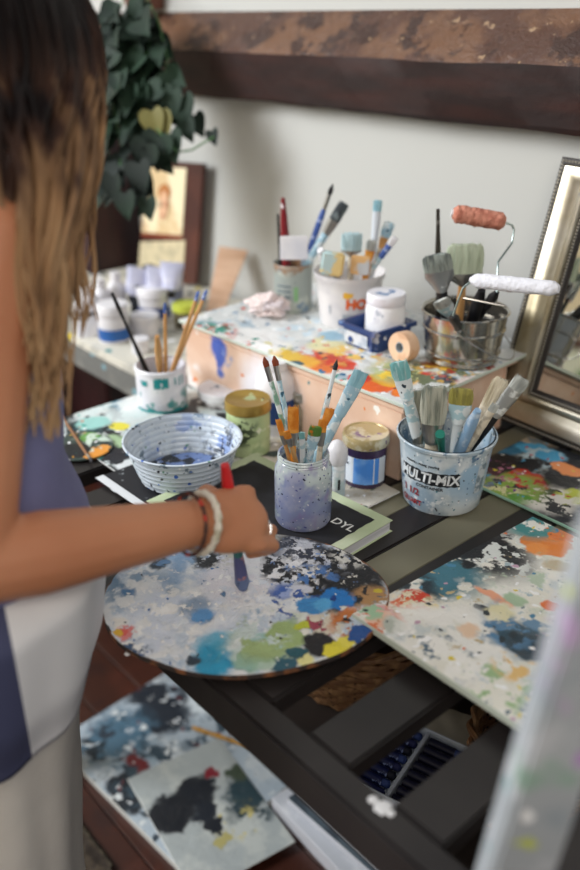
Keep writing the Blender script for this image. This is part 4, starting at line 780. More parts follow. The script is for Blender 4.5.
rod(*TT, D(207, 290, 1.55), 'wooden handle with blue tip leaning furthest right in the teal-marked tub', [.0045, .0045, .004, .0035], M_wood, tipm=M_bluetip)
rod(*TT, D(157, 336, 1.53), 'short rounded wooden knob handle at the mouth of the teal-marked tub', [.003, .003, .004, .0065, .007, .004], M_wood)
# in the grey can
cb, chh, cr = canp; CC = (cb, cr*.97, chh)
rod(*CC, D(283, 198, 1.62), 'dark red tool handle with white streaks, left in the smeared can', [.006, .007, .008, .009, .0085, .007, .004], M_red, 'red_handled_tool', 'tool')
rod(*CC, D(278, 214, 1.66), 'thin black handle beside the red one in the smeared can', [.003, .003, .003, .0025], M_black, 'black_brush_handle', 'brush')
def inc(P_, px, py, dep, label, **k):
    t = D(px, py, dep); b = stick(P_[0], P_[2]*.96, P_[1], t, P_[0].z+.004); return brush(b, t, label, **k)
inc(canp, 333, 184, 1.62, 'brush with black round tip and blue handle, tallest in the smeared can', hm=M_bluetip, bm_=M_darkb, w_=.0045, flat=.8, bl=.02, fl=.03, hr=.006, shape='round')
inc(canp, 345, 203, 1.61, 'big round mop brush with charcoal bristles leaning right out of the smeared can', hm=M_bluehd, bm_=mat('charcoal_bristle', '#444b50', .7, noise=('#7f8a8c', 60, .5, .6)), w_=.011, flat=.6, bl=.04, fl=.03, hr=.008, shape='flat', splay=.95)
t_ = D(294, 236, 1.63); bm = bmesh.new(); box(bm, (-.027, -.002, -.045), (.027, .002, 0), .001, 1)
tag(done(bm, 'plastic_scraper', M_white, None, t_, frame_q(Vector((-.12, .1, 1)), (math.cos(camang(t_)), math.sin(camang(t_)), 0)), smooth=False), 'blank white rectangular scraper in the mouth of the smeared can', 'scraper')
# in the orange lettered bucket
inc(hcp, 378, 200, 1.55, 'long pale handled brush with light blue tip in the orange lettered bucket', hm=mat('clear_handle', '#d5dbe2', .25), bm_=M_ltblue, w_=.008, flat=.5, bl=.02, fl=.05, hr=.006, fm=mat('clear_handle', '#d5dbe2', .25), hflat=.6)
inc(hcp, 352, 232, 1.54, 'square pale blue sponge brush in the orange lettered bucket', hm=M_ivory, bm_=mat('blue_foam', '#b4ced4', .8), w_=.019, flat=.4, bl=.034, fl=.01, hr=.006)
inc(hcp, 390, 222, 1.57, 'brush with ragged blue grey bristles behind the others in the orange lettered bucket', hm=M_ivory, bm_=M_bluehd, w_=.008, flat=.4, bl=.03, fl=.02, hr=.005, splay=1.3, fm=M_wood)
inc(hcp, 396, 237, 1.54, 'white handle with blue smears leaning furthest right in the orange lettered bucket', hm=M_spk, bm_=M_white, w_=.006, flat=.6, bl=.02, fl=.03, hr=.006, fm=M_bluetip)
inc(hcp, 372, 240, 1.56, 'amber handled brush with grey bristles in the orange lettered bucket', hm=M_orange, bm_=M_pgrey, w_=.009, flat=.4, bl=.02, fl=.02, hr=.006, fm=M_orange)
t_ = D(334, 254, 1.52); bm = bmesh.new(); box(bm, (-.021, -.006, -.040), (.021, .006, .004), .004, 3)
tag(done(bm, 'sponge', paint('sponge_paint', '#b9d0d0', [('n', '#e3c98a', 14, .48, .04, 1), ('n', '#3f5a58', 20, .62, .03, 2)], rough=.8), None, t_, frame_q(Vector((.1, .1, 1)), (math.cos(camang(t_)), math.sin(camang(t_)), 0))), 'patchy blue and yellow sponge block at the front rim of the orange lettered bucket', 'sponge')
t_ = D(361, 258, 1.53); bm = bmesh.new(); box(bm, (-.017, -.005, -.030), (.017, .005, .004), .002, 2)
tag(done(bm, 'wood_block', mat('block_yellow', '#dcb27a', .6, noise=('#c4c6c8', 30, .55, .6)), None, t_, frame_q(Vector((.0, .1, 1)), (math.cos(camang(t_)), math.sin(camang(t_)), 0))), 'small honey coloured wood block in the mouth of the orange lettered bucket', 'block')
t_ = D(320, 250, 1.54); b_ = stick(hcp[0], hcp[2]*.96, hcp[1], t_, hcp[0].z+.004); bm = bmesh.new(); tube(bm, [(0, 0, 0), (t_-b_)*.6, (t_-b_)*.85, t_-b_], [.008, .010, .012, .006], 14)
tag(done(bm, 'brush_handle', M_white, None, b_), 'fat rounded white handle at the left rim of the orange lettered bucket', 'tool handle')
# in the steel pail
pb, ph, pr2 = pap
def inp(px, py, dep): t = D(px, py, dep); return stick(pb, pr2*.93, ph, t, pb.z+.004), t
b_, t_ = inp(438, 254, 1.37)
inc(pap, 436, 254, 1.37, 'wide flat brush with dark grey bristles, left in the steel pail', hm=M_black, bm_=mat('slate_bristle', '#98a099', .7, noise=('#575e5c', 100, .45, .6, (1, 1, .12))), w_=.024, flat=.25, bl=.03, fl=.036, hr=.009, fm=mat('dull_steel', '#a6a9aa', .35, metal=.8, noise=('#e0e2e2', 40, .6, .64)), hflat=.5)
b_, t_ = inp(468, 243, 1.38)
inc(pap, 466, 243, 1.39, 'broad brush with pale sage green bristles behind the dark one in the steel pail', hm=M_wood, bm_=mat('sage_bristle', '#bfc9b2', .7, noise=('#a8b39c', 90, .45, .6, (1, 1, .12))), w_=.033, flat=.3, bl=.050, fl=.02, hr=.007, hflat=.6, roll=.3)
rod(pb, pr2*.93, ph, D(438, 209, 1.40), 'long dark metal tool shaft rising at the left of the steel pail', [.006, .006, .005, .0042, .004, .005, .0035, .003], mat('dark_metal', '#4a4640', .35, metal=.7, noise=('#a9a69e', 30, .55, .62)), 'metal_tool', 'tool')
inc(pap, 440, 300, 1.38, 'short wide brush with a white smeared ferrule low in the steel pail', hm=M_black, bm_=M_pgrey, w_=.014, flat=.4, bl=.02, fl=.03, hr=.008, fm=M_spk, hflat=.6)
def roller(a, b_, wire, handle, label, m, rr_, caps):
    a, b_ = Vector(a), Vector(b_); base = Vector(handle[0]); r = empty('paint_roller', base, None, label, 'paint roller')
    ax = b_-a; L_ = ax.length; bm = bmesh.new(); n = 30; rings = []
    for i in range(n+1):
        f_ = i/n; e_ = min(1, .55+6*min(f_, 1-f_)); ring = []
        for k in range(22):
            t = 2*PI*k/22; q = 1+.12*mn.noise(Vector((math.cos(t)*2, math.sin(t)*2, f_*14)))+.08*mn.noise(Vector((math.cos(t)*7, math.sin(t)*7, f_*50))); ring.append(bm.verts.new((rr_*e_*q*math.cos(t), rr_*e_*q*math.sin(t), L_*f_)))
        rings.append(ring)
    for A, Bq in zip(rings, rings[1:]):
        for k in range(22): bm.faces.new((A[k], A[(k+1) % 22], Bq[(k+1) % 22], Bq[k]))
    bm.faces.new(rings[0][::-1]); bm.faces.new(rings[-1]); done(bm, 'sleeve', m, r, a-base, frame_q(ax, (0, -1, 0)))
    bm = bmesh.new(); lathe(bm, [(0, 0), (rr_*.4, 0), (rr_*.4, .003), (0, .004)], 16); done(bm, 'end_cap', caps, r, a-base-ax.normalized()*.0035 if False else a-base-ax.normalized()*.003, frame_q(ax, (0, -1, 0)))
    bm = bmesh.new(); pw = [Vector(p)-base for p in wire]; P2 = []
    for i in range(len(pw)-1):
        for k in range(4): P2.append(pw[i].lerp(pw[i+1], k/4))
    P2.append(pw[-1]); tube(bm, P2, .0017, 8); done(bm, 'wire_frame', mat('roller_wire', '#8f9c98', .3, metal=.8), r)
    h1 = Vector(handle[1])-base; bm = bmesh.new(); tube(bm, [h1*0, h1*.08, h1*.35, h1*.7, h1*.92, h1], [.005, .0075, .008, .0065, .0085, .004], 14); done(bm, 'grip', M_black, r)
hb, ht = inp(497, 292, 1.36)
roller(D(453, 213, 1.37), D(505, 222, 1.37), [D(500, 221, 1.37), D(512, 225, 1.37), D(514, 230, 1.37), D(512, 243, 1.37), D(498, 262, 1.365), ht], (hb, ht), 'small paint roller with a salmon pink nap sleeve, upper one in the steel pail', mat('pink_nap', '#cd8a74', .9, noise=('#b5705c', 60, .45, .6), bump=(160, 1, .003)), .0145, M_white)
hb, ht = inp(453, 316, 1.33)
roller(D(472, 280, 1.31), D(559, 289, 1.24), [D(476, 280, 1.31), D(470, 282, 1.31), D(463, 288, 1.315), D(459, 298, 1.32), ht], (hb, ht), 'paint roller with a clean white sleeve, reaching right towards the mirror', mat('white_nap', '#e4e4ea', .9, bump=(160, .8, .003)), .0115, M_white)
hb, ht = inp(482, 290, 1.37); bm = bmesh.new(); d_ = ht-hb; tube(bm, [d_*0, d_*.3, d_*.8, d_], [.007, .009, .011, .006], 14)
tag(done(bm, 'brush_handle', M_black, None, hb), 'stout black tool handle between the roller grips in the steel pail', 'tool handle')
a_ = D(463, 298, 1.33); b_ = D(504, 306, 1.33); bm = bmesh.new(); tube(bm, [(0, 0, 0), b_-a_], .0022, 8); tag(done(bm, 'metal_rod', M_steel, None, a_), 'straight thin metal rod lying across the steel pail\'s rim', 'rod')
# lying brush on the left
a_ = Z(50, 398, .812); b_ = Z(92, 462, .808)
brush(a_, b_, 'thin brown brush lying over the yellow and orange palette at the far left', hm=mat('brown_handle', '#8a6040', .5), bm_=M_darkb, w_=.003, flat=.7, bl=.012, fl=.015, hr=.0028, shape='round')
# small round palette at the far left
c_ = Z(82, 445, .808); org = (c_.x, c_.y); lz = .808
lr = [('n', '#24302e', 16, .5, .05, 1), lay(78, 425, 22, '#e8a52a', org, lz, ry=10), lay(95, 452, 12, '#e89a3a', org, lz), lay(68, 430, 10, '#f0c23a', org, lz), lay(90, 436, 9, '#6aa04a', org, lz), laym(95, 440, 20, '#cfe0d0', org, lz, 50, .5, 3), lay(75, 450, 17, '#171c20', org, lz), lay(105, 446, 5, '#e8a04a', org, lz), ('v', ['#2f9a8e', '#e8a52a', '#ffffff'], 70, .2, .35, 4)]
sp = empty('round_palette', (c_.x, c_.y, .804), None, 'small round palette with yellow and orange paint at the left table edge', 'palette')
solid('disc', [(0, 0), (.0535, 0), (.0545, .0015), (.0535, .003), (0, .003)], paint('round_palette_paint', '#3a4a44', lr, bump=.7), sp, 64)

# ------------------------------------------------------------ things on the side desk
def bottle(px, yb, yt, wpx, label, z=.8005, kind='round', band=None, y=None, cap=True, dark=False):
    b_, h_, r_ = spec(px, yb, yt, wpx, z); r = empty('paint_bottle', b_, None, label, 'bottle')
    if kind == 'shoulder':
        solid('bottle_body', [(0, 0), (r_*.96, 0), (r_, .004), (r_, h_*.36), (r_*.97, h_*.4), (r_, h_*.44), (r_, h_*.62), (r_*.8, h_*.76), (r_*.5, h_*.82), (0, h_*.82)], M_white, r)
        solid('cap', [(0, h_*.825), (r_*.5, h_*.825), (r_*.5, h_), (0, h_)], M_white, r)
    elif kind == 'jar':
        solid('bottle_body', [(0, 0), (r_*.94, 0), (r_*.97, .004), (r_*.97, h_*.7), (0, h_*.72)], M_white, r)
        solid('cap', [(0, h_*.725), (r_, h_*.725), (r_*1.02, h_*.76), (r_*1.02, h_*.97), (r_*.97, h_), (0, h_)], M_white, r)
    if band: sticker(r, r_*2.9, h_*band[2], lambda z_: r_, camang(b_), h_*band[1], mat('band_'+band[0], band[0], .5), 'label', .0008)
    return r
bottle(90, 333, 286, 29, 'white shouldered paint bottle with black print, leftmost of the white bottles', kind='shoulder', band=('#3a3d44', .5, .07))
bottle(104, 325, 279, 20, 'tall white paint bottle just behind the leftmost one', kind='shoulder')
bottle(119, 320, 272, 19, 'tall white paint bottle furthest back among the white bottles', kind='shoulder')
bottle(115, 340, 303, 31, 'white lidded paint jar with a broad blue band', kind='jar', band=('#2c5fa3', .24, .3))
bottle(146, 334, 314, 28, 'low white tub behind the black handled brush', kind='jar')
bottle(141, 352, 338, 18, 'small white pot squeezed beside the teal-marked tub', kind='jar')
bottle(155, 322, 286, 32, 'lilac white paint jar with a navy band, under the draped tubes', kind='jar', band=('#3a4f90', .35, .3))
bottle(186, 326, 303, 26, 'dark jar with a lime yellow lid near the icon painting', kind='none')
o_ = [x for x in COL.objects if x.get('label', '').startswith('dark jar with a lime')][0]
b_, h_, r_ = spec(186, 326, 303, 26, .8005)
solid('bottle_body', [(0, 0), (r_*.9, 0), (r_*.95, h_*.7), (0, h_*.7)], mat('brown_jar', '#6b624a', .3, noise=('#3b3830', 30, .5, .6)), o_); solid('cap', [(0, h_*.705), (r_, h_*.705), (r_, h_*.97), (r_*.95, h_), (0, h_)], mat('lime_lid', '#bfc94a', .5), o_)
o = bottle(140, 322, 285, 16, 'small dark glass bottle behind the white jars', kind='none'); b_, h_, r_ = spec(140, 322, 285, 16, .8005)
solid('bottle_body', [(0, 0), (r_*.95, 0), (r_, .003), (r_, h_*.6), (r_*.5, h_*.75), (r_*.5, h_), (0, h_)], mat('dark_glass', '#23262c', .15), o)
# paint tubes lying across the jars
for i, (xa, ya, xb, yb_, lab) in enumerate(((140, 268, 158, 262, 'crumpled lilac white paint tube, left one on the jars by the icon'), (158, 267, 175, 263, 'crumpled lilac white paint tube, middle one on the jars by the icon'), (172, 262, 188, 268, 'crumpled lilac white paint tube, right one on the jars by the icon'))):
    a_ = D(xa, ya, 2.06); b_ = D(xb, yb_, 2.06); r = empty('paint_tube', a_, frame_q(Vector((.2*(i-1), -.25, -1)), (math.cos(camang(a_)), math.sin(camang(a_)), 0)), lab, 'paint tube', 'paint tubes by the icon')
    bm = bmesh.new(); rings = []
    for f_, wx_, wy_ in ((0, .030, .001), (.1, .029, .004), (.35, .026, .012), (.7, .023, .017), (.88, .021, .019), (.93, .012, .012)):
        rings.append([bm.verts.new((wx_*math.cos(2*PI*k/20)*(1+.2*mn.noise(Vector((k, f_*5, i)))), wy_*math.sin(2*PI*k/20)*(1+.3*mn.noise(Vector((k*.8, f_*6, i+9)))), f_*.075)) for k in range(20)])
    for A, Bq in zip(rings, rings[1:]):
        for k in range(20): bm.faces.new((A[k], A[(k+1) % 20], Bq[(k+1) % 20], Bq[k]))
    bm.faces.new(rings[0][::-1]); bm.faces.new(rings[-1]); done(bm, 'tube_body', mat('tube_lilac', '#c3c5dc', .4, noise=('#e0e0ea', 20, .5, .6)), r)
    solid('cap', [(0, .0705), (.011, .0705), (.010, .088), (0, .088)], M_black, r, 20)
# rack the tubes hang on
rk = Yp(163, 300, 1.16); rk = Vector((rk.x, 1.165, .8005)); r = empty('tube_rack', rk, None, 'pale box like rack the lilac paint tubes hang over', 'rack')
bm = bmesh.new(); box(bm, (-.075, -.012, .0), (.075, .012, .09), .003); done(bm, 'rack_body', mat('rack_grey', '#8d93a6', .6, noise=('#c7cad6', 20, .5, .6)), r, smooth=False)
bm = bmesh.new(); box(bm, (-.078, -.014, .0905), (.078, .014, .1), .002); done(bm, 'rack_lip', mat('rack_dark', '#33384a', .5), r, smooth=False)
# ------------------------------------------------------------ mirror
MA = Vector((-.830, 1.245, .811)); ML = math.radians(-13.5); MW, MH = .62, .468
mir = empty('mirror', MA, (ML, math.radians(0.8), math.radians(-1.5)), 'large mirror in a champagne silver beaded frame leaning on the wall', 'mirror')
M_champ = mat('champagne_leaf', '#a89c80', .34, metal=.85, noise=('#d0cabb', 7, .45, .62), bump=(50, .15, .001)); M_bead = mat('bead_silver', '#bdb8ac', .35, metal=.8); M_edge = mat('frame_dark', '#2c2622', .5)
def sweep(prof, m, name):
    bm = bmesh.new(); loops = []
    for d, y in prof: loops.append([bm.verts.new(c) for c in ((d, y, d), (MW-d, y, d), (MW-d, y, MH-d), (d, y, MH-d))])
    for A, Bq in zip(loops, loops[1:]):
        for k in range(4): bm.faces.new((A[k], A[(k+1) % 4], Bq[(k+1) % 4], Bq[k]))
    return done(bm, name, m, mir, ang=35)
def beads(d, y, step, rad, name):
    bm = bmesh.new(); c4 = [(d, d), (MW-d, d), (MW-d, MH-d), (d, MH-d)]
    for s_ in range(4):
        a, b = c4[s_], c4[(s_+1) % 4]; n = int(math.dist(a, b)/step)
        for k in range(n): f_ = k/n; bmesh.ops.create_icosphere(bm, subdivisions=1, radius=rad, matrix=Matrix.Translation((a[0]+(b[0]-a[0])*f_, y, a[1]+(b[1]-a[1])*f_)))
    return done(bm, name, M_bead, mir, flip=False)
sweep([(.002, 0), (0, -.016), (.002, -.019), (.010, -.019), (.0115, -.017)], M_edge, 'outer_edge')
sweep([(.0115, -.017), (.014, -.022), (.022, -.023), (.036, -.016), (.046, -.013), (.050, -.016), (.053, -.025), (.059, -.028), (.063, -.026), (.0645, -.019)], M_champ, 'frame')
sweep([(.0645, -.019), (.071, -.018), (.073, -.012), (.076, -.010)], M_edge, 'inner_edge')
beads(.006, -.0195, .0062, .0026, 'outer_beading'); beads(.0678, -.019, .0056, .0023, 'inner_beading')
bm = bmesh.new(); box(bm, (.0755, -.0105, .0755), (MW-.0755, -.008, MH-.0755)); done(bm, 'mirror_glass', mat('mirror_glass', '#e6e8e4', .03, metal=1), mir, smooth=False)
bm = bmesh.new(); box(bm, (.004, -.0075, .004), (MW-.004, 0, MH-.004)); done(bm, 'backing', M_edge, mir, smooth=False)
# what the mirror shows: cream canvas on the far wall, window sill and green plants
bm = bmesh.new(); box(bm, (-3.5, -2.598, 1.40), (-1.3, -2.57, 2.3)); 
M_cr = mat('cream_canvas', '#e8d9ba', .8)
cv = done(bm, 'canvas', M_cr, None, smooth=False); tag(cv, 'big cream canvas with a dark zigzag line on the far wall, seen in the mirror', 'canvas')
bm = bmesh.new(); tube(bm, [(-2.95, -2.562, 1.62), (-2.70, -2.562, 1.70), (-2.78, -2.562, 1.58), (-2.50, -2.562, 1.66), (-2.56, -2.562, 1.54)], .012, 6); done(bm, 'painted_line', mat('green_grey_line', '#44503f', .7), cv)
bm = bmesh.new(); box(bm, (-3.5, -2.595, 1.31), (-1.3, -2.45, 1.36), .004); tag(done(bm, 'trim_3', M_wood_red, smooth=False), 'brown timber sill under the cream canvas', None, kind='structure')
bm = bmesh.new(); box(bm, (-3.5, -2.595, 0), (-1.3, -2.48, 1.305), .004); tag(done(bm, 'trim_4', mat('pale_panel', '#d9dccb', .8), smooth=False), 'pale panel under the timber sill', None, kind='structure')

def leaf(bm, p, d, up, s, cup=.15, heart=True):
    """one leaf with a folded blade: p base, d direction, up normal, s length"""
    d = Vector(d).normalized(); up = Vector(up); up = (up-d*up.dot(d)); up = up.normalized() if up.length > 1e-3 else d.orthogonal().normalized(); sd = d.cross(up)
    outl = [(-.10, .12), (-.16, .30), (-.02, .46), (.22, .48), (.5, .36), (.78, .16)] if heart else [(.05, .06), (.25, .13), (.5, .15), (.75, .1)]
    base = bm.verts.new(p); tip = bm.verts.new(p+d*s-up*s*.12); mids = []; Ls = []; Rs = []
    for a, b in outl:
        c = p+d*s*a*1.0; drop = -up*s*(.10*max(a, 0)**2); mids.append(bm.verts.new(p+d*s*max(a, .02)*.98+drop))
        Ls.append(bm.verts.new(c+sd*s*b+up*s*b*cup*2+drop)); Rs.append(bm.verts.new(c-sd*s*b+up*s*b*cup*2+drop))
    for S, fl in ((Ls, 0), (Rs, 1)):
        for i in range(len(outl)-1):
            try: bm.faces.new((mids[i], mids[i+1], S[i+1], S[i]) if fl else (mids[i], S[i], S[i+1], mids[i+1]))
            except ValueError: pass
        bm.faces.new((mids[-1], tip, S[-1]))
        bm.faces.new((base, mids[0], S[0]))
M_leaf = mat('pothos_leaf', '#0d1b14', .7, noise=('#1a3421', 7, .4, .65)); M_leafy = mat('yellowing_leaf', '#6f6a35', .5); M_vine = mat('vine_green', '#4f7a4a', .5)
PD = 1.95
p0_ = Yp(128, -50, 1.30)
vn = empty('trailing_plant', (p0_.x, 1.34, 1.502), None, 'trailing heart leaved green plant hanging over the ledge in the corner', 'plant'); O_ = Vector(vn.location)
solid('pot', [(0, 0), (.05, 0), (.065, .10), (.06, .10), (.055, .09), (0, .09)], mat('pot_clay', '#6b4436', .7), vn, 24)
random.seed(21)
bml = bmesh.new(); bmv = bmesh.new()
vines = [[(125, -40), (120, 10), (118, 50), (112, 100), (122, 150), (118, 185)], [(130, -40), (140, 5), (150, 40), (140, 80), (132, 120), (140, 160), (150, 205)], [(130, -40), (158, 20), (168, 60), (160, 95), (150, 120)],
         [(120, -40), (105, 5), (106, 60), (110, 110), (108, 150), (115, 190)], [(135, -40), (150, 20), (155, 70), (160, 105), (178, 108), (190, 122)], [(128, -40), (132, 30), (128, 60), (150, 100), (150, 140), (160, 150)]]
for vi, v in enumerate(vines):
    dd = [D(x, y, PD-.02*(vi % 3)+.01*vi) for x, y in v]; dd[0] = O_+Vector((0, -.03, .09)); pts = []
    for i in range(len(dd)-1):
        for k in range(5): pts.append(dd[i].lerp(dd[i+1], k/5)+Vector([.004*mn.noise(Vector((i*5+k, vi, j))) for j in range(3)]))
    pts.append(dd[-1]); tube(bmv, [p-O_ for p in pts], .0018, 5)
    for p in pts[5:]:
        for _ in range(1 if random.random() < .75 else 2):
            a = random.uniform(0, 2*PI); d = Vector((math.cos(a)*.7+.15, math.sin(a)*.6-.3, -random.uniform(.1, 1))); 
            leaf(bml, p-O_+Vector((random.uniform(-.02, .02), random.uniform(-.02, .01), random.uniform(-.015, .015))), d, (random.uniform(-.4, .4)+.2, -.7, random.uniform(.2, .8)), random.uniform(.04, .068))
for x, y in ((130, 20), (140, 40), (125, 60), (150, 60), (135, 85), (118, 40), (150, 30), (112, 75), (145, 100), (125, 100), (160, 80)):
    for _ in range(3):
        p = D(x+random.uniform(-12, 12), y+random.uniform(-12, 12), PD+random.uniform(-.05, .06)); leaf(bml, p-O_, (random.uniform(-.8, .8), -.3, -random.uniform(.2, 1)), (random.uniform(-.2, .6), -.8, .5), random.uniform(.05, .085))
# the little tendril reaching right, and big low leaves
td = [D(x, y, PD-.05) for x, y in ((152, 120), (165, 140), (178, 152), (192, 150), (205, 142), (214, 137))]; tube(bmv, [p-O_ for p in td], .0022, 6)
for (x, y, dx, dz, s) in ((212, 137, .5, -1, .035), (182, 104, .3, -1, .07), (186, 128, .6, -1, .05), (160, 142, -.2, -1, .085), (170, 140, .3, -.8, .07), (148, 150, -.5, -1, .08), (148, 205, .2, -1, .05), (112, 182, -.1, -1, .06), (125, 200, .2, -1, .06), (139, 170, .3, -1, .07), (172, 98, .2, -.9, .06)):
    leaf(bml, D(x, y-6, PD-.05)-O_, (dx, -.1, dz), (.45, -.8, .1), s)
done(bml, 'foliage', M_leaf, vn, flip=False, ang=80); done(bmv, 'vines', M_vine, vn)
bm = bmesh.new()
for x, y in ((152, 122), (160, 124)): leaf(bm, D(x, y-10, PD-.06)-O_, (.25, 0, -1), (.5, -.8, .1), .065)
done(bm, 'yellow_leaves', M_leafy, vn, flip=False)

# leafy plant on a stand across the room, seen in the mirror
pt = empty('potted_plant', (-2.42, -2.2, 0), None, 'bushy bright green potted plant across the room, reflected in the mirror', 'plant')
solid('pot', [(0, .70), (.09, .70), (.12, .90), (.11, .90), (.10, .87), (0, .87)], mat('pot_teal', '#2f8a86', .5), pt, 28); solid('stand', [(0, 0), (.12, 0), (.02, .03), (.02, .66), (.13, .67), (.13, .695), (0, .695)], M_dark, pt, 28)
bm = bmesh.new()
for _ in range(170):
    a = random.uniform(0, 2*PI); e_ = random.uniform(.1, 1.4); d = Vector((math.cos(a)*math.cos(e_), math.sin(a)*math.cos(e_), math.sin(e_))); leaf(bm, Vector((0, 0, .92))+d*random.uniform(.04, .2), d, (random.uniform(-1, 1), random.uniform(-1, 1), 1), .12)
done(bm, 'foliage', mat('bright_leaf', '#4f8a3a', .5), pt, flip=False, ang=80)

# icon like painting and lined card on one dark brown panel
pa, pb_, pc, pd_ = Yp(146, 160, 1.335), Yp(203, 164, 1.335), Yp(195, 284, 1.325), Yp(138, 284, 1.325)
def quadbox(name, a, b, c, d, th, m, parent=None, off=0):
    """a flat panel whose front face has the corners a (top left) b c d, th thick"""
    n = (b-a).cross(d-a).normalized()
    if n.y > 0: n = -n
    bm = bmesh.new(); F = [bm.verts.new(p+n*off) for p in (a, b, c, d)]; K = [bm.verts.new(p+n*(off-th)) for p in (a, b, c, d)]
    bm.faces.new(F); bm.faces.new(K[::-1])
    for k in range(4): bm.faces.new((F[k], F[(k+1) % 4], K[(k+1) % 4], K[k]))
    return done(bm, name, m, parent, smooth=False)
pf0 = empty('picture_panel', (0, 0, 0), None, 'dark brown panel with a small portrait painting and a lined card, leaning in the corner', 'picture'); 
quadbox('panel', pa, pb_, pc, pd_, .012, mat('panel_brown', '#43211b', .5, noise=('#5c3023', 8, .4, .7)), pf0)
bl4 = lambda u, v: pa*(1-u)*(1-v)+pb_*u*(1-v)+pc*u*v+pd_*(1-u)*v
quadbox('portrait_painting', bl4(.02, .05), bl4(.74, .04), bl4(.74, .58), bl4(.02, .56), .002, paint('portrait_paint', '#d9bd90', [('n', '#efe0bb', 9, .45, .1, 1), ('n', '#b8703c', 16, .60, .06, 2)], rough=.6), pf0, .002)
quadbox('portrait_border', bl4(.02, .565), bl4(.74, .585), bl4(.74, .61), bl4(.02, .59), .002, mat('rust_edge', '#8a3a1c', .6), pf0, .0021)
M_face = mat('portrait_face', '#dcb08c', .7); n_ = (pb_-pa).cross(pd_-pa).normalized(); n_ = -n_ if n_.y > 0 else n_
def disc(c, rx, rz, m, name, off):
    bm = bmesh.new(); X = (pb_-pa).normalized(); Zc = -(pd_-pa).normalized(); f = bm.faces.new([bm.verts.new(c+n_*off+X*rx*math.cos(2*PI*k/24)+Zc*rz*math.sin(2*PI*k/24)) for k in range(24)]); return done(bm, name, m, pf0, smooth=False)
fc = bl4(.40, .34); disc(bl4(.40, .24), .030, .026, mat('portrait_hair', '#b5743e', .7), 'painted_hair', .0050); disc(fc, .024, .042, M_face, 'painted_face', .0056)
disc(bl4(.35, .33), .005, .010, mat('portrait_dark', '#3a1e1a', .7), 'painted_eye', .0062); disc(bl4(.46, .33), .005, .010, mat('portrait_red', '#a4442c', .7), 'painted_eye', .0062); disc(bl4(.40, .42), .006, .004, mat('portrait_red', '#a4442c', .7), 'painted_mouth', .0062)
quadbox('lined_card', bl4(.0, .64), bl4(.80, .62), bl4(.80, .98), bl4(.0, .99), .002, paint('card_paint', '#cdbf9c', [('n', '#b5aa8c', 30, .55, .06, 1)], rough=.8), pf0, .002)

# ------------------------------------------------------------ baskets, pastels, rug
M_wick = mat('wicker', '#7d5a3e', .5, noise=('#a68058', 50, .45, .65)); M_wickd = mat('wicker_dark', '#33211a', .6)
def basket(c, r0_, r1_, h, label, rows=11, group=None):
    r = empty('wicker_basket', c, None, label, 'basket', group); bm = bmesh.new(); ns = 44
    for i in range(rows):
        z = .006+h*(i+.5)/rows; rr_ = r0_+(r1_-r0_)*math.sin((i+.5)/rows*PI*.55); pts = []
        for k in range(ns*2): t = PI*k/ns; pts.append((( rr_+.0032*math.sin(k*PI/2+ (PI if i % 2 else 0)))*math.cos(t), (rr_+.0032*math.sin(k*PI/2+(PI if i % 2 else 0)))*math.sin(t), z))
        rings = []
        for k in range(ns*2):
            t = PI*k/ns; o_r = Vector((math.cos(t), math.sin(t), 0)); p = Vector(pts[k]); rings.append([bm.verts.new(p+o_r*.0036*math.cos(q_)+Vector((0, 0, h/rows*.52*math.sin(q_)))) for q_ in [2*PI*j/6 for j in range(6)]])
        for k in range(ns*2):
            A, Bq = rings[k], rings[(k+1) % (ns*2)]
            for j in range(6): bm.faces.new((A[j], A[(j+1) % 6], Bq[(j+1) % 6], Bq[j]))
    done(bm, 'woven_wall', M_wick, r); 
    bm = bmesh.new()
    for k in range(ns//2): t = 2*PI*k/(ns//2); tube(bm, [((r0_+(r1_-r0_)*math.sin(f_*PI*.55))*math.cos(t), (r0_+(r1_-r0_)*math.sin(f_*PI*.55))*math.sin(t), .004+h*f_) for f_ in (0, .33, .66, 1)], .0028, 5)
    done(bm, 'stakes', M_wickd, r)
    bm = bmesh.new(); re = r0_+(r1_-r0_)*math.sin(PI*.55)
    for ph in (0, PI):
        pts = [Vector(((re+.005*math.cos(k*.7+ph))*math.cos(2*PI*k/90), (re+.005*math.cos(k*.7+ph))*math.sin(2*PI*k/90), h+.006+.005*math.sin(k*.7+ph))) for k in range(91)]; tube(bm, pts, .005, 6)
    done(bm, 'braided_rim', M_wick, r); solid('base', [(0, 0), (r0_, 0), (r0_, .005), (0, .005)], M_wickd, r); return r
c_ = Z(365, 668, .48); basket((c_.x-.06, c_.y+.05, .4205), .125, .165, .15, 'brown wicker basket under the slats below the oval palette')
c_ = Z(512, 760, .48); basket((c_.x+.055, c_.y+.01, .4205), .095, .115, .13, 'taller brown wicker basket right of the pastel box')
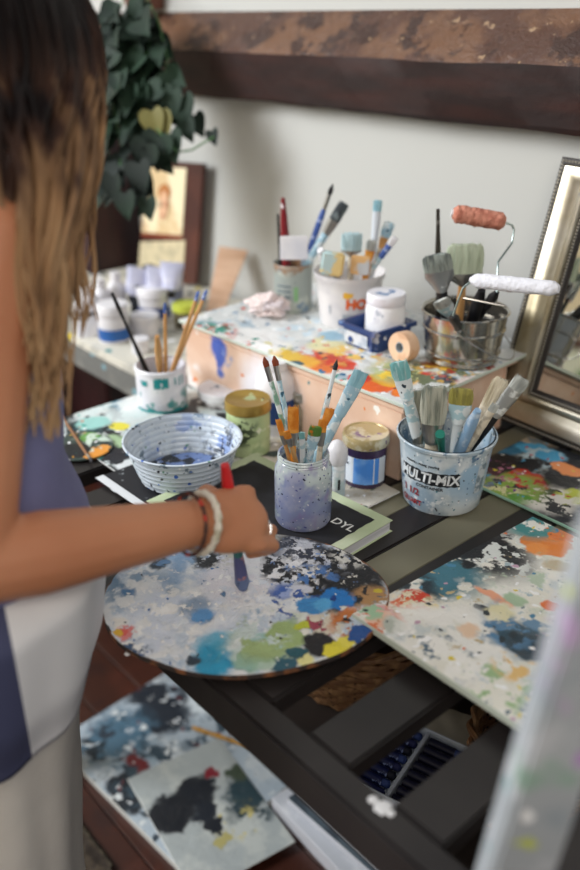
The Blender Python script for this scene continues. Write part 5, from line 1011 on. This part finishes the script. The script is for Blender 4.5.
# pastel box
bz = .505
k1, k2, k3, k4 = Z(366, 763, bz), Z(408, 727, bz), Z(452, 747, bz), Z(408, 797, bz)
pc_ = (k1+k2+k3+k4)/4; ux = (k3-k2); pang = math.atan2(ux.y, ux.x); pw_, pd2 = .135, .15
bm = bmesh.new(); box(bm, (-.07, -.075, 0), (.07, .075, bz-.4205-.032), .003)
st = done(bm, 'storage_box', mat('storage_dark', '#2a2a2e', .6), None, (pc_.x, pc_.y, .4205), (0, 0, pang), smooth=False); tag(st, 'dark storage box holding up the pastel box on the lower shelf', 'box')
px_ = empty('pastel_box', (pc_.x, pc_.y, bz-.031), (0, 0, pang), 'open blue grey box with two rows of dark blue pastels', 'box')
M_pb = mat('pastel_card', '#b9c3d2', .6)
def pbox(name, a, b): bm = bmesh.new(); box(bm, a, b, .0008, 1); done(bm, name, M_pb, px_, smooth=False)
hx, hy = pw_/2, pd2/2
pbox('tray_base', (-hx, -hy, 0), (hx, hy, .004)); pbox('side', (-hx, -hy, .0045), (-hx+.003, hy, .024)); pbox('side', (hx-.003, -hy, .0045), (hx, hy, .024)); pbox('side', (-hx+.0035, -hy, .0045), (hx-.0035, -hy+.003, .024)); pbox('side', (-hx+.0035, hy-.003, .0045), (hx-.0035, hy, .024)); pbox('divider', (-.003, -hy+.0035, .0045), (.003, hy-.0035, .02))
M_ps = [mat('pastel_navy', '#161f4c', .45, noise=('#8fa0d0', 90, .62, .66)), mat('pastel_blue', '#1e2c68', .45, noise=('#c9d0ea', 110, .64, .67)), mat('pastel_dark', '#1b1d35', .45)]
proto = None
spots_ = []
for col_ in (-1, 1):
    for i in range(8): spots_.append((col_, i))
for n_i, (col_, i) in enumerate(spots_):
    cx, cy = col_*.0335, -hy+.012+i*.0178; L_ = .054; loc = Vector((pc_.x, pc_.y, bz-.031))+Matrix.Rotation(pang, 3, 'Z') @ Vector((cx, cy, .0125)); me_name = 'oil_pastel'
    r = empty('oil_pastel', loc, (0, 0, pang)); bm = bmesh.new(); tube(bm, [(-L_/2, 0, 0), (L_/2-.012, 0, 0)], .0072, 12); done(bm, 'paper_sleeve', M_ps[(i*2+n_i) % 3], r)
    bm = bmesh.new(); tube(bm, [(L_/2-.0119, 0, 0), (L_/2-.003, 0, 0), (L_/2, 0, 0)], [.0064, .0064, .003], 12); done(bm, 'pastel_tip', mat('pastel_tip%d' % (i % 3), ['#1a2152', '#2f437e', '#101428'][i % 3], .7), r)
    side = 'left' if col_ < 0 else 'right'; pos = ['nearest the front rail', 'second from the front rail', 'third from the front rail', 'fourth from the front rail', 'fourth from the wall end', 'third from the wall end', 'second from the wall end', 'nearest the wall end'][i]
    tag(r, 'blue wrapped pastel in the %s row of the box, %s' % (side, pos), 'pastel', 'pastels in the open box')
lp = Z(428, 722, bz); quad = [Vector((lp.x-.05, lp.y-.03, 0)), Vector((lp.x+.05, lp.y-.03, 0))]
bm = bmesh.new(); grid(bm, -.06, -.035, .06, .035, 16, 10, lambda x, y: .001+.008*abs(mn.noise(Vector((x*25, y*25, 3)))), .0005)
cz_ = k2*.5+k3*.5; tag(done(bm, 'card_lid', mat('card_cream', '#b9b3a2', .7), None, (cz_.x-.02, cz_.y+.055, bz-.025), (0, 0, pang+.15)), 'loose cream card tucked behind the pastel box', 'card')
# paper cups? the yellow stick over the floor painting
a_ = Z(192, 722, .045); b_ = Z(283, 752, .035); bm = bmesh.new(); tube(bm, [(0, 0, 0), (b_-a_)*.9, b_-a_], [.0045, .0045, .002], 6); tag(done(bm, 'ochre_pencil', mat('ochre_stick', '#b8862e', .5, noise=('#7d5a22', 30, .5, .6)), None, (a_.x, a_.y, .0285)), 'ochre yellow stick lying across the floor painting', 'stick')
# rug
rc = Z(95, 850, 0); rug = empty('rug', (-1.22, .36, 0), None, 'dark brown shaggy rug with a fringe on the timber floor', 'rug')
random.seed(5); bm = bmesh.new(); grid(bm, -.45, -.4, .17, .105, 90, 80, lambda x, y: .012+.007*mn.noise(Vector((x*45, y*45, 2)))+.004*mn.noise(Vector((x*120, y*120, 5))), 0); done(bm, 'pile', mat('rug_brown', '#2e2620', .95, noise=('#463c30', 60, .4, .6)), rug, (0, 0, .001))
bm = bmesh.new()
for k in range(420):
    s_ = k/420*.95; 
    if s_ < .50: p = Vector((.168, -.40+s_, .012)); d = Vector((1, 0, 0))
    else: p = Vector((.17-(s_-.50)*1.4, .103, .012)); d = Vector((0, 1, 0))
    j = Vector((random.uniform(-.4, .4), random.uniform(-.4, .4), 0)); d2 = (d+j).normalized(); l_ = random.uniform(.04, .075) if s_ < .5 else random.uniform(.008, .012)
    tube(bm, [p, p+d*l_*.4+Vector((0, 0, .004)), p+d2*l_*.8-Vector((0, 0, .003)), p+(d2+j*.5).normalized()*l_-Vector((0, 0, .008))], [.0022, .002, .0018, .0012], 4)
fr = done(bm, 'fringe', mat('fringe_grey', '#4e463a', .95, noise=('#332c24', 60, .4, .6)), rug); fr['kind'] = 'stuff'

# ------------------------------------------------------------ easel post, close by at the right
M_eas = paint('easel_paint', '#a3a8ac', [('n', '#8d979f', 9, .48, .15, 1), ('n', '#b9bcc0', 16, .52, .1, 6), ('n', '#b79fc0', 13, .6, .06, 2), ('n', '#8fa79a', 10, .62, .06, 3), ('v', ['#b08ac0', '#ffffff', '#7d9a9c', '#b9c25a'], 45, .2, .33, 4)], rough=.5, bump=.4)
e1 = D(514, 870, .62); RTv = Vector((RT[0], RT[1], 0)); lean = Vector((RT[0]*.10, RT[1]*.10, 1))
f0 = e1-lean*e1.z; eo = empty('easel', (f0.x, f0.y, 0), None, 'paint smeared wooden easel post standing close by at the lower right', 'easel')
def post(name, a, b_, w1_, w2_, face):
    a, b_ = Vector(a), Vector(b_); bm = bmesh.new(); box(bm, (-w1_/2, -w2_/2, 0), (w1_/2, w2_/2, (b_-a).length), .003); return done(bm, name, M_eas, eo, a-f0, frame_q(b_-a, face), smooth=False)
fv = (-FW[0], -FW[1], 0)
post('post', f0, f0+lean*1.25, .046, .030, fv)
q0_ = f0+Vector((.40, -.20, 0)); post('post', q0_, q0_+Vector((-.05, .03, 1.25)), .046, .03, fv)
bk_ = f0+Vector((.12, -.52, 0)); post('rear_leg', bk_, f0+Vector((.21, -.16, 1.2)), .04, .022, fv)
post('cross_bar', f0+lean*.22+Vector((.03, -.015, 0)), q0_+Vector((-.04, .02, .22)), .03, .02, fv)
# ------------------------------------------------------------ the person
M_skin = mat('skin', '#b37654', .5, noise=('#c08563', 5, .4, .7), sub=.08)
def ellip_tube(bm, pts, rads, seg=24, front=(0, 1, 0)):
    """sections are ellipses: rads = [(side, depth)], front gives the depth direction"""
    pts = [Vector(p) for p in pts]; n = len(pts); rings = []; Fv = Vector(front)
    for i, p in enumerate(pts):
        t = (pts[min(i+1, n-1)]-pts[max(i-1, 0)]).normalized(); y = (Fv-t*Fv.dot(t)).normalized(); x = y.cross(t)
        rings.append([bm.verts.new(p+x*rads[i][0]*math.cos(2*PI*k/seg)+y*rads[i][1]*math.sin(2*PI*k/seg)) for k in range(seg)])
    for A, Bq in zip(rings, rings[1:]):
        for k in range(seg): bm.faces.new((A[k], A[(k+1) % seg], Bq[(k+1) % seg], Bq[k]))
    bm.faces.new(rings[0][::-1]); bm.faces.new(rings[-1]); return rings
def chain(bm, pts, rads, seg=14):
    """tapered round limb with rounded joints"""
    for (a, b), (ra, rb) in zip(zip(pts, pts[1:]), zip(rads, rads[1:])):
        a, b = Vector(a), Vector(b)
        tube(bm, [a.lerp(b, k/6) for k in range(7)], [ra+(rb-ra)*k/6 for k in range(7)], seg)
    for p, r in zip(pts, rads): bmesh.ops.create_icosphere(bm, subdivisions=2, radius=r*1.0, matrix=Matrix.Translation(Vector(p)))
def ell(bm, c, r, rot=None, sub=3):
    M = Matrix.Translation(Vector(c)) @ (rot.to_matrix().to_4x4() if rot else Matrix()) @ Matrix.Diagonal((r[0], r[1], r[2], 1)); bmesh.ops.create_icosphere(bm, subdivisions=sub, radius=1, matrix=M)
fdir = Vector((.30, .954, 0)); rdir = Vector((.954, -.30, 0))
pel, wai, che, nek = Vector((-.865, .235, .90)), Vector((-.865, .245, 1.02)), Vector((-.915, .295, 1.22)), Vector((-.915, .325, 1.345))
shR = D(-8, 240, .80); el = D(-30, 566, .80); wr = D(190, 524, .935)
shL = che*2-shR; shL = Vector((shL.x-.02, shL.y, shR.z)); head = D(-12, 48, .87)
hdir = Vector((-.25, .968, -.12)).normalized(); hside = Vector((.968, .25, 0))
bm = bmesh.new()
ellip_tube(bm, [pel-Vector((0, 0, .09)), pel, (pel+wai)/2, wai, (wai+che)/2, che, che+Vector((0, .005, .07)), nek-Vector((0, .0, .025))], [(.15, .10), (.165, .11), (.145, .098), (.125, .088), (.135, .10), (.150, .105), (.135, .085), (.06, .055)], 32, fdir)
chain(bm, [nek-Vector((0, 0, .04)), nek+Vector((0, .01, .02)), head-Vector((0, 0, .07))], [.056, .05, .052])
hq = frame_q(Vector((0, 0, 1)), hdir)
ell(bm, head, (.074, .093, .105), hq, 4); ell(bm, head+hdir*.03-Vector((0, 0, .055)), (.055, .06, .06), hq)
tube(bm, [head+hdir*.088+Vector((0, 0, .02)), head+hdir*.105-Vector((0, 0, .012)), head+hdir*.112-Vector((0, 0, .022)), head+hdir*.09-Vector((0, 0, .03))], [.007, .010, .013, .008], 10)
ell(bm, head+hdir*.085-Vector((0, 0, .055)), (.022, .010, .006), hq); ell(bm, head+hdir*.085-Vector((0, 0, .064)), (.020, .010, .007), hq)
for s_ in (-1, 1): ell(bm, head+hside*s_*.076-Vector((0, 0, .012)), (.008, .018, .030), hq)
# arms
chain(bm, [che+(shR-che)*.55, shR, shR.lerp(el, .5), el, el.lerp(wr, .3), el.lerp(wr, .7), wr], [.06, .05, .043, .040, .0425, .034, .0275])
eL = shL+Vector((-.03, -.06, -.28)); wL = eL+Vector((.02, .10, -.22)); chain(bm, [che+(shL-che)*.55, shL, shL.lerp(eL, .5), eL, eL.lerp(wL, .35), wL], [.06, .05, .043, .038, .039, .026])
def hand(bm, w_, h, n, s, curls, spread=1.0, thumb=True, k=1.0):
    """w_ wrist, h towards the knuckles, n out of the back of the hand, s towards the index side"""
    kn = w_+h*.078*k
    mt = Matrix((s, n, h)).transposed().to_quaternion(); 
    ell(bm, w_+h*.045*k, (.036*k, .0185*k, .052*k), mt); ell(bm, kn-h*.012, (.039*k, .015*k, .022*k), mt)
    chain(bm, [w_-h*.01, w_+h*.03*k], [.026, .024])
    for i, (off, l_) in enumerate(((.029, .98), (.0095, 1.08), (-.0105, 1.0), (-.029, .80))):
        b = kn+s*off*k-h*.012; a1, a2, a3 = curls[i]; p = [b, b+h*.012]; ang_ = 0
        for seg_, a in zip((.042, .026, .021), (a1, a2, a3)):
            ang_ += a; p.append(p[-1]+(h*math.cos(ang_)-n*math.sin(ang_))*seg_*l_*k)
        chain(bm, p, [.0105, .0102, .0090, .0082, .0070], 12)
    if thumb:
        t0 = w_+h*.022*k+s*.020*k-n*.008; chain(bm, [t0, t0+(h*.55+s*.45-n*.55).normalized()*.040*k, t0+(h*.55+s*.45-n*.55).normalized()*.040*k+(h*.85-n*.5-s*.15).normalized()*.030*k, t0+(h*.55+s*.45-n*.55).normalized()*.040*k+(h*.85-n*.5-s*.15).normalized()*.030*k+(h*.8-n*.25-s*.5).normalized()*.024*k], [.0155, .0120, .0100, .0082], 12)
hc = D(247, 519, .98); hh_ = (hc-wr).normalized(); nn = (Vector((0, 0, CZ))-hc+Vector((0, 0, .25))).normalized(); nn = (nn-hh_*nn.dot(hh_)).normalized(); ss = nn.cross(hh_)
if ss.z < 0: ss = -ss
hand(bm, wr, hh_, nn, ss, ((1.15, 1.35, .8), (1.05, 1.3, .8), (.55, 1.2, .8), (.5, 1.05, .7)), k=1.08)
hand(bm, wL, Vector((.1, .2, -1)).normalized(), Vector((-1, .1, 0)).normalized(), Vector((.1, 1, .1)).normalized(), ((.3, .4, .3),)*4)
# legs and feet
for s_ in (-1, 1):
    hp = pel+rdir*s_*.085-Vector((0, 0, .06)); kn_ = Vector((hp.x, hp.y+.02, .48)); an = Vector((hp.x, hp.y-.01, .085)); chain(bm, [hp, kn_, kn_.lerp(an, .35), an], [.082, .055, .052, .036]); ell(bm, an+fdir*.06-Vector((0, 0, .045)), (.042, .115, .036), frame_q(Vector((0, 0, 1)), fdir))
tmp = bpy.data.meshes.new('tmp'); bm.to_mesh(tmp); bm.free(); to = bpy.data.objects.new('tmp', tmp); COL.objects.link(to)
md = to.modifiers.new('r', 'REMESH'); md.mode = 'VOXEL'; md.voxel_size = .0038; m2 = to.modifiers.new('s', 'SMOOTH'); m2.factor = .5; m2.iterations = 5
dg = bpy.context.evaluated_depsgraph_get(); me = bpy.data.meshes.new_from_object(to.evaluated_get(dg)); me.name = 'body'; bpy.data.objects.remove(to)
PO = Vector((pel.x, pel.y, 0)); me.transform(Matrix.Translation(-PO)); me.materials.clear()
per = empty('person', PO, None, 'person with long brown to blond hair, one hand stirring paint on the oval palette', 'person')
link('body', me, M_skin, per)
# finger nails, ring, bracelets, eyes
bm = bmesh.new(); rc_ = wr+hh_*.004
def ringat(c, ax, r, th, m, name, ex=1.0, tw=0):
    bm = bmesh.new(); q = frame_q(ax, (0, 0, 1)); pts = []
    for k in range(49): t = 2*PI*k/48; pts.append(Vector((r*math.cos(t), r*ex*math.sin(t), tw*math.sin(t))))
    tube(bm, pts, [th*(1+.18*math.sin(k*2.1)) for k in range(49)], 8, cap=False); done(bm, name, m, per, Vector(c)-PO, q)
bm.free()
ringat(wr+hh_*.014, (hh_+ss*.0).normalized(), .0345, .0042, mat('white_cord', '#dcd5c6', .7, noise=('#b5b09a', 60, .5, .6)), 'bracelet', .95, .004)
ringat(wr-hh_*.001, (hh_+Vector((0, 0, .1))).normalized(), .0350, .0022, mat('dark_cord', '#4a2f27', .7, noise=('#b53a2c', 80, .6, .63)), 'bracelet', .95, .005)
for s_ in (-1, 1):
    bm = bmesh.new(); ell(bm, (0, 0, 0), (.0115, .0115, .0115)); done(bm, 'eye', mat('eye_white', '#e8e4de', .2), per, head+hdir*.078+hside*s_*.031+Vector((0, 0, .008))-PO)
    bm = bmesh.new(); ell(bm, (0, 0, 0), (.0055, .0055, .0055)); done(bm, 'iris', mat('iris_brown', '#3a2418', .2), per, head+hdir*.0865+hside*s_*.031+Vector((0, 0, .008))-PO)
# ring on the ring finger
kb = wr+hh_*.078-ss*.0105; ringat(kb+(hh_*math.cos(.55)-nn*math.sin(.55))*.030, (hh_*math.cos(.55)-nn*math.sin(.55)), .0118, .0022, mat('ring_silver_w', '#dfe0e2', .25, metal=.7), 'ring')
# clothes: blue violet top, white striped apron shirt, cream trousers
def cloth(name, rings_, m, th=.003, folds=0, seed=0, seg=96, openr=()):
    bm = bmesh.new(); R2 = []
    for i, (c, a, b) in enumerate(rings_):
        ring = []
        for k in range(seg):
            t = 2*PI*k/seg; w_ = 1+folds*(.6*mn.noise(Vector((math.cos(t)*3, math.sin(t)*3, c.z*2+seed)))+.4*math.sin(t*9+mn.noise(Vector((t, c.z*3, seed)))*3)*(i/len(rings_)))
            ring.append(bm.verts.new(Vector(c)+rdir*a*w_*math.cos(t)+fdir*b*w_*math.sin(t)-PO))
        R2.append(ring)
    for A, Bq in zip(R2, R2[1:]):
        for k in range(seg): bm.faces.new((A[k], A[(k+1) % seg], Bq[(k+1) % seg], Bq[k]))
    o = done(bm, name, m, per, flip=True); s = o.modifiers.new('thickness', 'SOLIDIFY'); s.thickness = th; s.offset = 1; return o
def interp(keys, n):
    out = []
    for i in range(n+1):
        f_ = i/n*(len(keys)-1); j = min(int(f_), len(keys)-2); u = f_-j; u2 = u*u*(3-2*u); A, Bq = keys[j], keys[j+1]
        out.append((A[0].lerp(Bq[0], u), A[1]+(Bq[1]-A[1])*u2, A[2]+(Bq[2]-A[2])*u2))
    return out
v3 = lambda p, z, dx=0: Vector((p.x, p.y, z))+fdir*dx
M_top = mat('violet_jersey', '#67698f', .8, noise=('#7678a0', 8, .4, .7), bump=(300, .3, .001))
cloth('tank_top', interp([(v3(che, 1.285), .118, .085), (v3(che, 1.24), .158, .118), (v3(che, 1.16), .156, .125), (v3(wai, 1.05), .158, .134), (v3(wai, .95), .178, .156)], 26), M_top, folds=.02)
for s_ in (-1, 1):
    bm = bmesh.new(); c_ = v3(che, 1.30)+rdir*s_*.085; tube(bm, [c_+fdir*.09-Vector((0, 0, .035))-PO, c_+fdir*.06+Vector((0, 0, .022))-PO, c_+Vector((0, 0, .042))-PO, c_-fdir*.06+Vector((0, 0, .018))-PO, c_-fdir*.085-Vector((0, 0, .04))-PO], .016, 10, flat=.25, up=rdir); done(bm, 'shoulder_strap', M_top, per)
# vertical navy stripe woven into the white shirt cloth
ms = bpy.data.materials.new('striped_linen'); ms.use_nodes = True; nt = ms.node_tree; N = nt.nodes; tc = N.new('ShaderNodeTexCoord')
dv = N.new('ShaderNodeVectorMath'); dv.operation = 'DOT_PRODUCT'; dv.inputs[1].default_value = (fdir.x, fdir.y, 0); nt.links.new(tc.outputs['Object'], dv.inputs[0])
def band(lo, hi):
    a = N.new('ShaderNodeMath'); a.operation = 'GREATER_THAN'; a.inputs[1].default_value = lo; nt.links.new(dv.outputs['Value'], a.inputs[0]); b = N.new('ShaderNodeMath'); b.operation = 'LESS_THAN'; b.inputs[1].default_value = hi; nt.links.new(dv.outputs['Value'], b.inputs[0])
    c = N.new('ShaderNodeMath'); c.operation = 'MULTIPLY'; nt.links.new(a.outputs[0], c.inputs[0]); nt.links.new(b.outputs[0], c.inputs[1]); return c.outputs[0]
STRIPE = (-.03, .050)
mx = N.new('ShaderNodeMix'); mx.data_type = 'RGBA'; mx.inputs[6].default_value = L('#d8d8da'); mx.inputs[7].default_value = L('#3e4260'); nt.links.new(band(*STRIPE), mx.inputs[0]); nt.links.new(mx.outputs[2], N['Principled BSDF'].inputs['Base Color']); N['Principled BSDF'].inputs['Roughness'].default_value = .85
cloth('striped_shirt', interp([(v3(wai, .972), .172, .146), (v3(pel, .93, .01), .205, .165), (v3(pel, .84, .0), .205, .162), (v3(pel, .765, -.005), .188, .148)], 30), ms, folds=.05, seed=3)
M_tr = mat('cream_linen', '#cfcac2', .85, noise=('#dcd8d0', 5, .4, .7), bump=(20, .4, .006))
cloth('cream_skirt', interp([(v3(pel, .80), .176, .134), (v3(pel, .64, -.01), .168, .122), (v3(pel, .40, -.02), .150, .112), (v3(pel, .12, -.02), .150, .115)], 30), M_tr, folds=.07, seed=8)
# hair: skull cap and many single tapered locks
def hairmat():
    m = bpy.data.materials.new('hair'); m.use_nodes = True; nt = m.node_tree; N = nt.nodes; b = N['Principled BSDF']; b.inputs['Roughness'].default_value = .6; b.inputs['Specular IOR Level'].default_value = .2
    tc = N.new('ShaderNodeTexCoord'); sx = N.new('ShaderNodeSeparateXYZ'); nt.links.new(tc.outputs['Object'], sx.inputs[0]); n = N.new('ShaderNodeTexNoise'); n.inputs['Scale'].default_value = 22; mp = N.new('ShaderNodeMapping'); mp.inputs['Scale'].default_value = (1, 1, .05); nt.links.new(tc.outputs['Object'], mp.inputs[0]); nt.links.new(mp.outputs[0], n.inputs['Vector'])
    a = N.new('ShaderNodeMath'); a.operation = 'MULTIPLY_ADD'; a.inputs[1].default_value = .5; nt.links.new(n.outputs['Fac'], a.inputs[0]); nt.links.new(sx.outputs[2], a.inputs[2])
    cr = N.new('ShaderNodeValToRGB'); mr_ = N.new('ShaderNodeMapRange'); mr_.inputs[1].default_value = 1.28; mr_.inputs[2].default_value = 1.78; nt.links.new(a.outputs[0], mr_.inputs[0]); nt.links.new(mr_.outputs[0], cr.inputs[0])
    e = cr.color_ramp.elements; e[0].position = 0; e[0].color = L('#b79a74'); e[1].position = 1; e[1].color = L('#0e0a0b'); x = e.new(.50); x.color = L('#987553'); x = e.new(.72); x.color = L('#3a261d'); x = e.new(.86); x.color = L('#150e0e')  # blond tips to brown roots, with shadow at the crown painted in near black
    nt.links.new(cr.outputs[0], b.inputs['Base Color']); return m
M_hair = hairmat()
bm = bmesh.new(); bmesh.ops.create_icosphere(bm, subdivisions=4, radius=1)
for v in bm.verts:
    d = v.co.normalized(); v.co = Vector((d.x*.082, d.y*.100, d.z*.116))
    if d.y > .35 and d.z < .35: v.co *= .80
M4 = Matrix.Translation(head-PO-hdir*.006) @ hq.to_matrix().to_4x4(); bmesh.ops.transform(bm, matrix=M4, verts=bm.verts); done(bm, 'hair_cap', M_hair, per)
random.seed(11); bm = bmesh.new()
def lock(a, side_pull, length, r0_=.004, jit=.01, end=None):
    """a: angle round the head, 0 = her right side, pi/2 = face"""
    dirv = hside*math.cos(a)+hdir*math.sin(a); pts = []; top = head+Vector((0, 0, .108))+dirv*.012
    pts.append(top); 
    for ph in (.35, .7, 1.05, 1.4, 1.7): pts.append(head+dirv*(.092+.010*(1 if ph > 1 else 0)+jit*random.uniform(0, 1))*math.sin(ph)+hdir*.012*math.sin(a)*math.sin(ph)+Vector((0, 0, .120*math.cos(ph))))
    last = pts[-1]; e = end+Vector([random.uniform(-1, 1)*.014 for _ in range(2)]+[0]); n = 7; wv = random.uniform(0, 6)
    for k in range(1, n+1):
        f_ = k/n; p = last.lerp(e, f_**.75); p.z = last.z+(e.z-length*random.uniform(-.02, .02)-last.z)*f_; p += hside*.008*math.sin(wv+f_*7)+hdir*.008*math.cos(wv+f_*6); pts.append(p)
    cp = []
    for i in range(len(pts)-1):
        for u in (0, .5):
            p0, p1, p2, p3 = pts[max(i-1, 0)], pts[i], pts[i+1], pts[min(i+2, len(pts)-1)]
            cp.append(.5*((2*p1)+(p2-p0)*u+(2*p0-5*p1+4*p2-p3)*u*u+(3*p1-p0-3*p2+p3)*u**3))
    cp.append(pts[-1]); m = len(cp); tube(bm, [p-PO for p in cp], [r0_*(.6+.6*math.sin(min(1, k/m*1.6)*PI/2))*(1-.8*max(0, (k/m-.6)/.4)) for k in range(m)], 5)
endA = D(50, 370, .80); endB = D(70, 340, .86); endC = D(44, 440, .83)
for k in range(80):
    a = random.uniform(-1.0, 1.15); lock(a, 0, .1, random.uniform(.002, .0045), end=endA.lerp(endC, random.random()) if random.random() < .6 else endA.lerp(D(36, 340, .78), random.random()))
for k in range(20):
    a = random.uniform(.6, 1.4); lock(a, 0, .1, random.uniform(.002, .004), end=endB.lerp(D(76, 300, .88), random.random()))
for k in range(110):
    a = random.uniform(-3.6, -.9); lock(a, 0, .1, random.uniform(.003, .005), end=head-hdir*.09-hside*random.uniform(-.07, .08)-Vector((0, 0, .30+random.uniform(0, .12))))
for k in range(50): lock(random.uniform(1.9, 2.7), 0, .1, .0035, end=head-hside*.10+hdir*.02-Vector((0, 0, .34)))
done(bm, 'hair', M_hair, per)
# the brush in the hand
tipP = Z(243, 588, .8235); mid_ = D(233, 520, 1.015); dr = (mid_-tipP).normalized(); hbL = .255
bR = empty('paintbrush', tipP, frame_q(dr, (0, -1, 0)), 'brush with a red and teal handle, gripped in the hand over the palette', 'brush')
for nm, a, b_, r_, m in (('bristles', 0, .022, [.006, .0095, .0085], mat('blue_wet_bristle', '#5f6f96', .4, noise=('#2e3550', 60, .5, .6))), ('ferrule', .0221, .060, [.0085, .0075, .006], mat('purple_ferrule', '#5a5a86', .35, metal=.3, noise=('#c98a7c', 40, .52, .6))), ('handle', .0601, .148, [.006, .007, .0065], mat('dark_teal_handle', '#2f6f6c', .4)), ('teal_band', .1481, .158, [.0068, .0068], mat('teal_band', '#2ba08c', .4)), ('red_end', .1581, .205, [.0068, .0072, .0065, .005], mat('red_end', '#cf2b30', .4))):
    bm = bmesh.new(); n = len(r_); tube(bm, [(0, 0, a+(b_-a)*i/(n-1)) for i in range(n)], r_, 14); done(bm, nm, m, bR)
